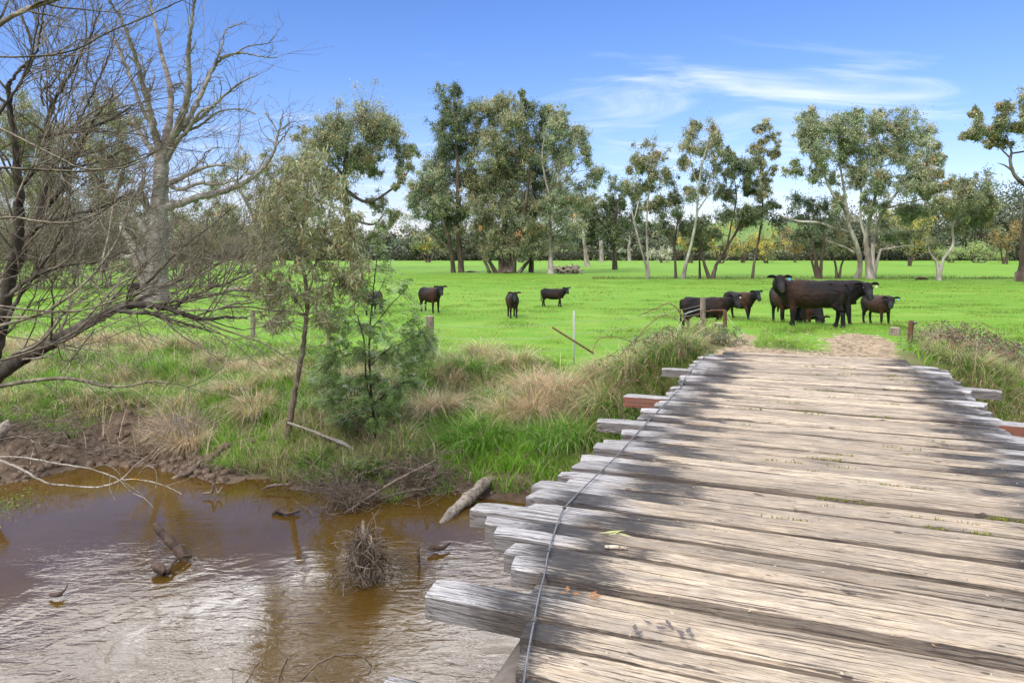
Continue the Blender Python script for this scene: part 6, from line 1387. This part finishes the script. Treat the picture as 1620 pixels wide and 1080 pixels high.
make_cow('brown cow facing the camera in the middle of the open grass', 811, 502, 39, -84, -88, 10, .9, 'tagorange', -1, (.02, -.02, 0, .05), -.88)
make_cow('slim black calf walking right, farthest of the three in open grass', 875, 485, 29, -22, -68, 11, .35, 'tagblue', -1, (.16, -.14, .14, -.16), -.85, voxel=.026)
make_cow('dark brown cow grazing behind the young wattle bush', 592, 497, 36, 78, 85, 12, 1.2, None, 1, (0, 0, 0, 0), -1.1, headz=-.6, voxel=.026)
make_cow('black cow seen through the sapling leaves far to the left', 404, 470, 26, -80, -80, 13, .1, None, 1, (0, 0, 0, 0), -.8, voxel=.03)
make_cow('dark cow grazing behind the base of the dead tree', 222, 474, 27, 8, 0, 14, .4, None, 1, (.1, -.1, 0, 0), -.9, headz=-.3, voxel=.03)

# ------------------------------------------------------------------ camera, sky and light
scene = bpy.context.scene
cam = bpy.data.cameras.new('camera'); co = bpy.data.objects.new('camera', cam); COL.objects.link(co); scene.camera = co
co.location = (0, 0, CAMZ); co.rotation_euler = (math.radians(90), 0, 0)
cam.sensor_fit = 'HORIZONTAL'; cam.sensor_width = 36; cam.lens = F / 1620 * 36; cam.shift_y = -(540 - HY) / 1620; cam.clip_start = .05; cam.clip_end = 9000

SUN_EL, SUN_AZ = 46, 215     # degrees; azimuth from +Y toward +X
w = bpy.data.worlds.new('World'); scene.world = w; w.use_nodes = True; nt = w.node_tree; nt.nodes.clear()
N = nt.nodes.new; K = nt.links.new
out = N('ShaderNodeOutputWorld'); bg = N('ShaderNodeBackground'); K(bg.outputs[0], out.inputs[0])
sky = N('ShaderNodeTexSky'); sky.sky_type = 'NISHITA'; sky.sun_disc = False; sky.sun_elevation = math.radians(SUN_EL); sky.sun_rotation = math.radians(SUN_AZ)
sky.air_density = 1.0; sky.dust_density = .9; sky.ozone_density = 2.2
tc = N('ShaderNodeTexCoord'); sp = N('ShaderNodeSeparateXYZ'); K(tc.outputs['Generated'], sp.inputs[0])
def M2(op, a, b=0.0, cl=False):
    x = N('ShaderNodeMath'); x.operation = op; x.use_clamp = cl
    for v, s in ((a, x.inputs[0]), (b, x.inputs[1])):
        if isinstance(v, (int, float)): s.default_value = v
        else: K(v, s)
    return x.outputs[0]
zc = M2('MAXIMUM', sp.outputs[2], .02); den = M2('ADD', zc, .12)
cb = N('ShaderNodeCombineXYZ'); K(M2('DIVIDE', sp.outputs[0], den), cb.inputs[0]); K(M2('DIVIDE', sp.outputs[1], den), cb.inputs[1])
mp = N('ShaderNodeMapping'); mp.inputs['Rotation'].default_value = (0, 0, .35); mp.inputs['Scale'].default_value = (.6, 1.3, 1); K(cb.outputs[0], mp.inputs[0])
ns = N('ShaderNodeTexNoise'); ns.inputs['Scale'].default_value = 1.7; ns.inputs['Detail'].default_value = 9; ns.inputs['Roughness'].default_value = .52; ns.inputs['Distortion'].default_value = 1.3; K(mp.outputs[0], ns.inputs['Vector'])
def gauss(cx, cz, sx, sz):
    a = M2('DIVIDE', M2('SUBTRACT', M2('DIVIDE', sp.outputs[0], M2('MAXIMUM', sp.outputs[1], .05)), cx), sx); b = M2('DIVIDE', M2('SUBTRACT', M2('DIVIDE', sp.outputs[2], M2('MAXIMUM', sp.outputs[1], .05)), cz), sz)
    return M2('EXPONENT', M2('MULTIPLY', M2('ADD', M2('MULTIPLY', a, a), M2('MULTIPLY', b, b)), -1.0))
front = M2('GREATER_THAN', sp.outputs[1], 0.0)
reg = M2('MULTIPLY', M2('ADD', M2('ADD', gauss(.40, .20, .34, .10), M2('MULTIPLY', gauss(-.30, .12, .30, .14), .62)), M2('ADD', M2('MULTIPLY', gauss(-.06, .28, .22, .05), .42), M2('MULTIPLY', gauss(.1, .08, .9, .07), .40))), front)
behind = M2('MULTIPLY', M2('SUBTRACT', 1.0, front), .5)
high = N('ShaderNodeMapRange'); high.interpolation_type = 'SMOOTHSTEP'; high.inputs[1].default_value = .335; high.inputs[2].default_value = .41; K(sp.outputs[2], high.inputs[0])
thr = M2('SUBTRACT', .74, M2('ADD', M2('MULTIPLY', reg, .42), M2('MULTIPLY', high.outputs[0], .41)))
cm = N('ShaderNodeMapRange'); cm.interpolation_type = 'SMOOTHSTEP'; K(ns.outputs['Fac'], cm.inputs[0]); K(thr, cm.inputs[1]); K(M2('ADD', thr, .34), cm.inputs[2])
cbr = N('ShaderNodeMix'); cbr.data_type = 'RGBA'; K(M2('MULTIPLY', high.outputs[0], M2('MAXIMUM', M2('MULTIPLY', gauss(-.35, .72, .75, .42), front), .16)), cbr.inputs[0]); cbr.inputs[6].default_value = (7.6, 8.0, 8.8, 1); cbr.inputs[7].default_value = (115, 115, 117, 1)
# saturate the clear blue the way the photograph shows it
hsv = N('ShaderNodeHueSaturation'); hsv.inputs['Saturation'].default_value = 1.25; hsv.inputs['Value'].default_value = 1.0; K(sky.outputs[0], hsv.inputs['Color'])
mul = N('ShaderNodeMix'); mul.data_type = 'RGBA'; mul.blend_type = 'MULTIPLY'; mul.inputs[0].default_value = 1; K(hsv.outputs[0], mul.inputs[6]); mul.inputs[7].default_value = (1.22, 1.10, 1.38, 1)
mx = N('ShaderNodeMix'); mx.data_type = 'RGBA'; K(M2('MULTIPLY', cm.outputs[0], M2('ADD', .62, M2('MULTIPLY', high.outputs[0], .28))), mx.inputs[0]); K(mul.outputs[2], mx.inputs[6]); K(cbr.outputs[2], mx.inputs[7])
K(mx.outputs[2], bg.inputs[0]); bg.inputs[1].default_value = .11
sl = bpy.data.lights.new('sun', 'SUN'); sl.energy = 2.0; sl.angle = math.radians(12); sl.color = (1, .95, .87)
so = bpy.data.objects.new('sun', sl); COL.objects.link(so)
el, az = math.radians(SUN_EL), math.radians(SUN_AZ); d = Vector((math.sin(az) * math.cos(el), math.cos(az) * math.cos(el), math.sin(el)))
so.rotation_euler = d.to_track_quat('Z', 'Y').to_euler()
scene.view_settings.view_transform = 'Standard'; scene.view_settings.look = 'None'; scene.view_settings.exposure = .48; scene.view_settings.gamma = 1
scene.render.engine = 'CYCLES'
scene.cycles.max_bounces = 6; scene.cycles.transparent_max_bounces = 8; scene.cycles.caustics_reflective = False; scene.cycles.caustics_refractive = False
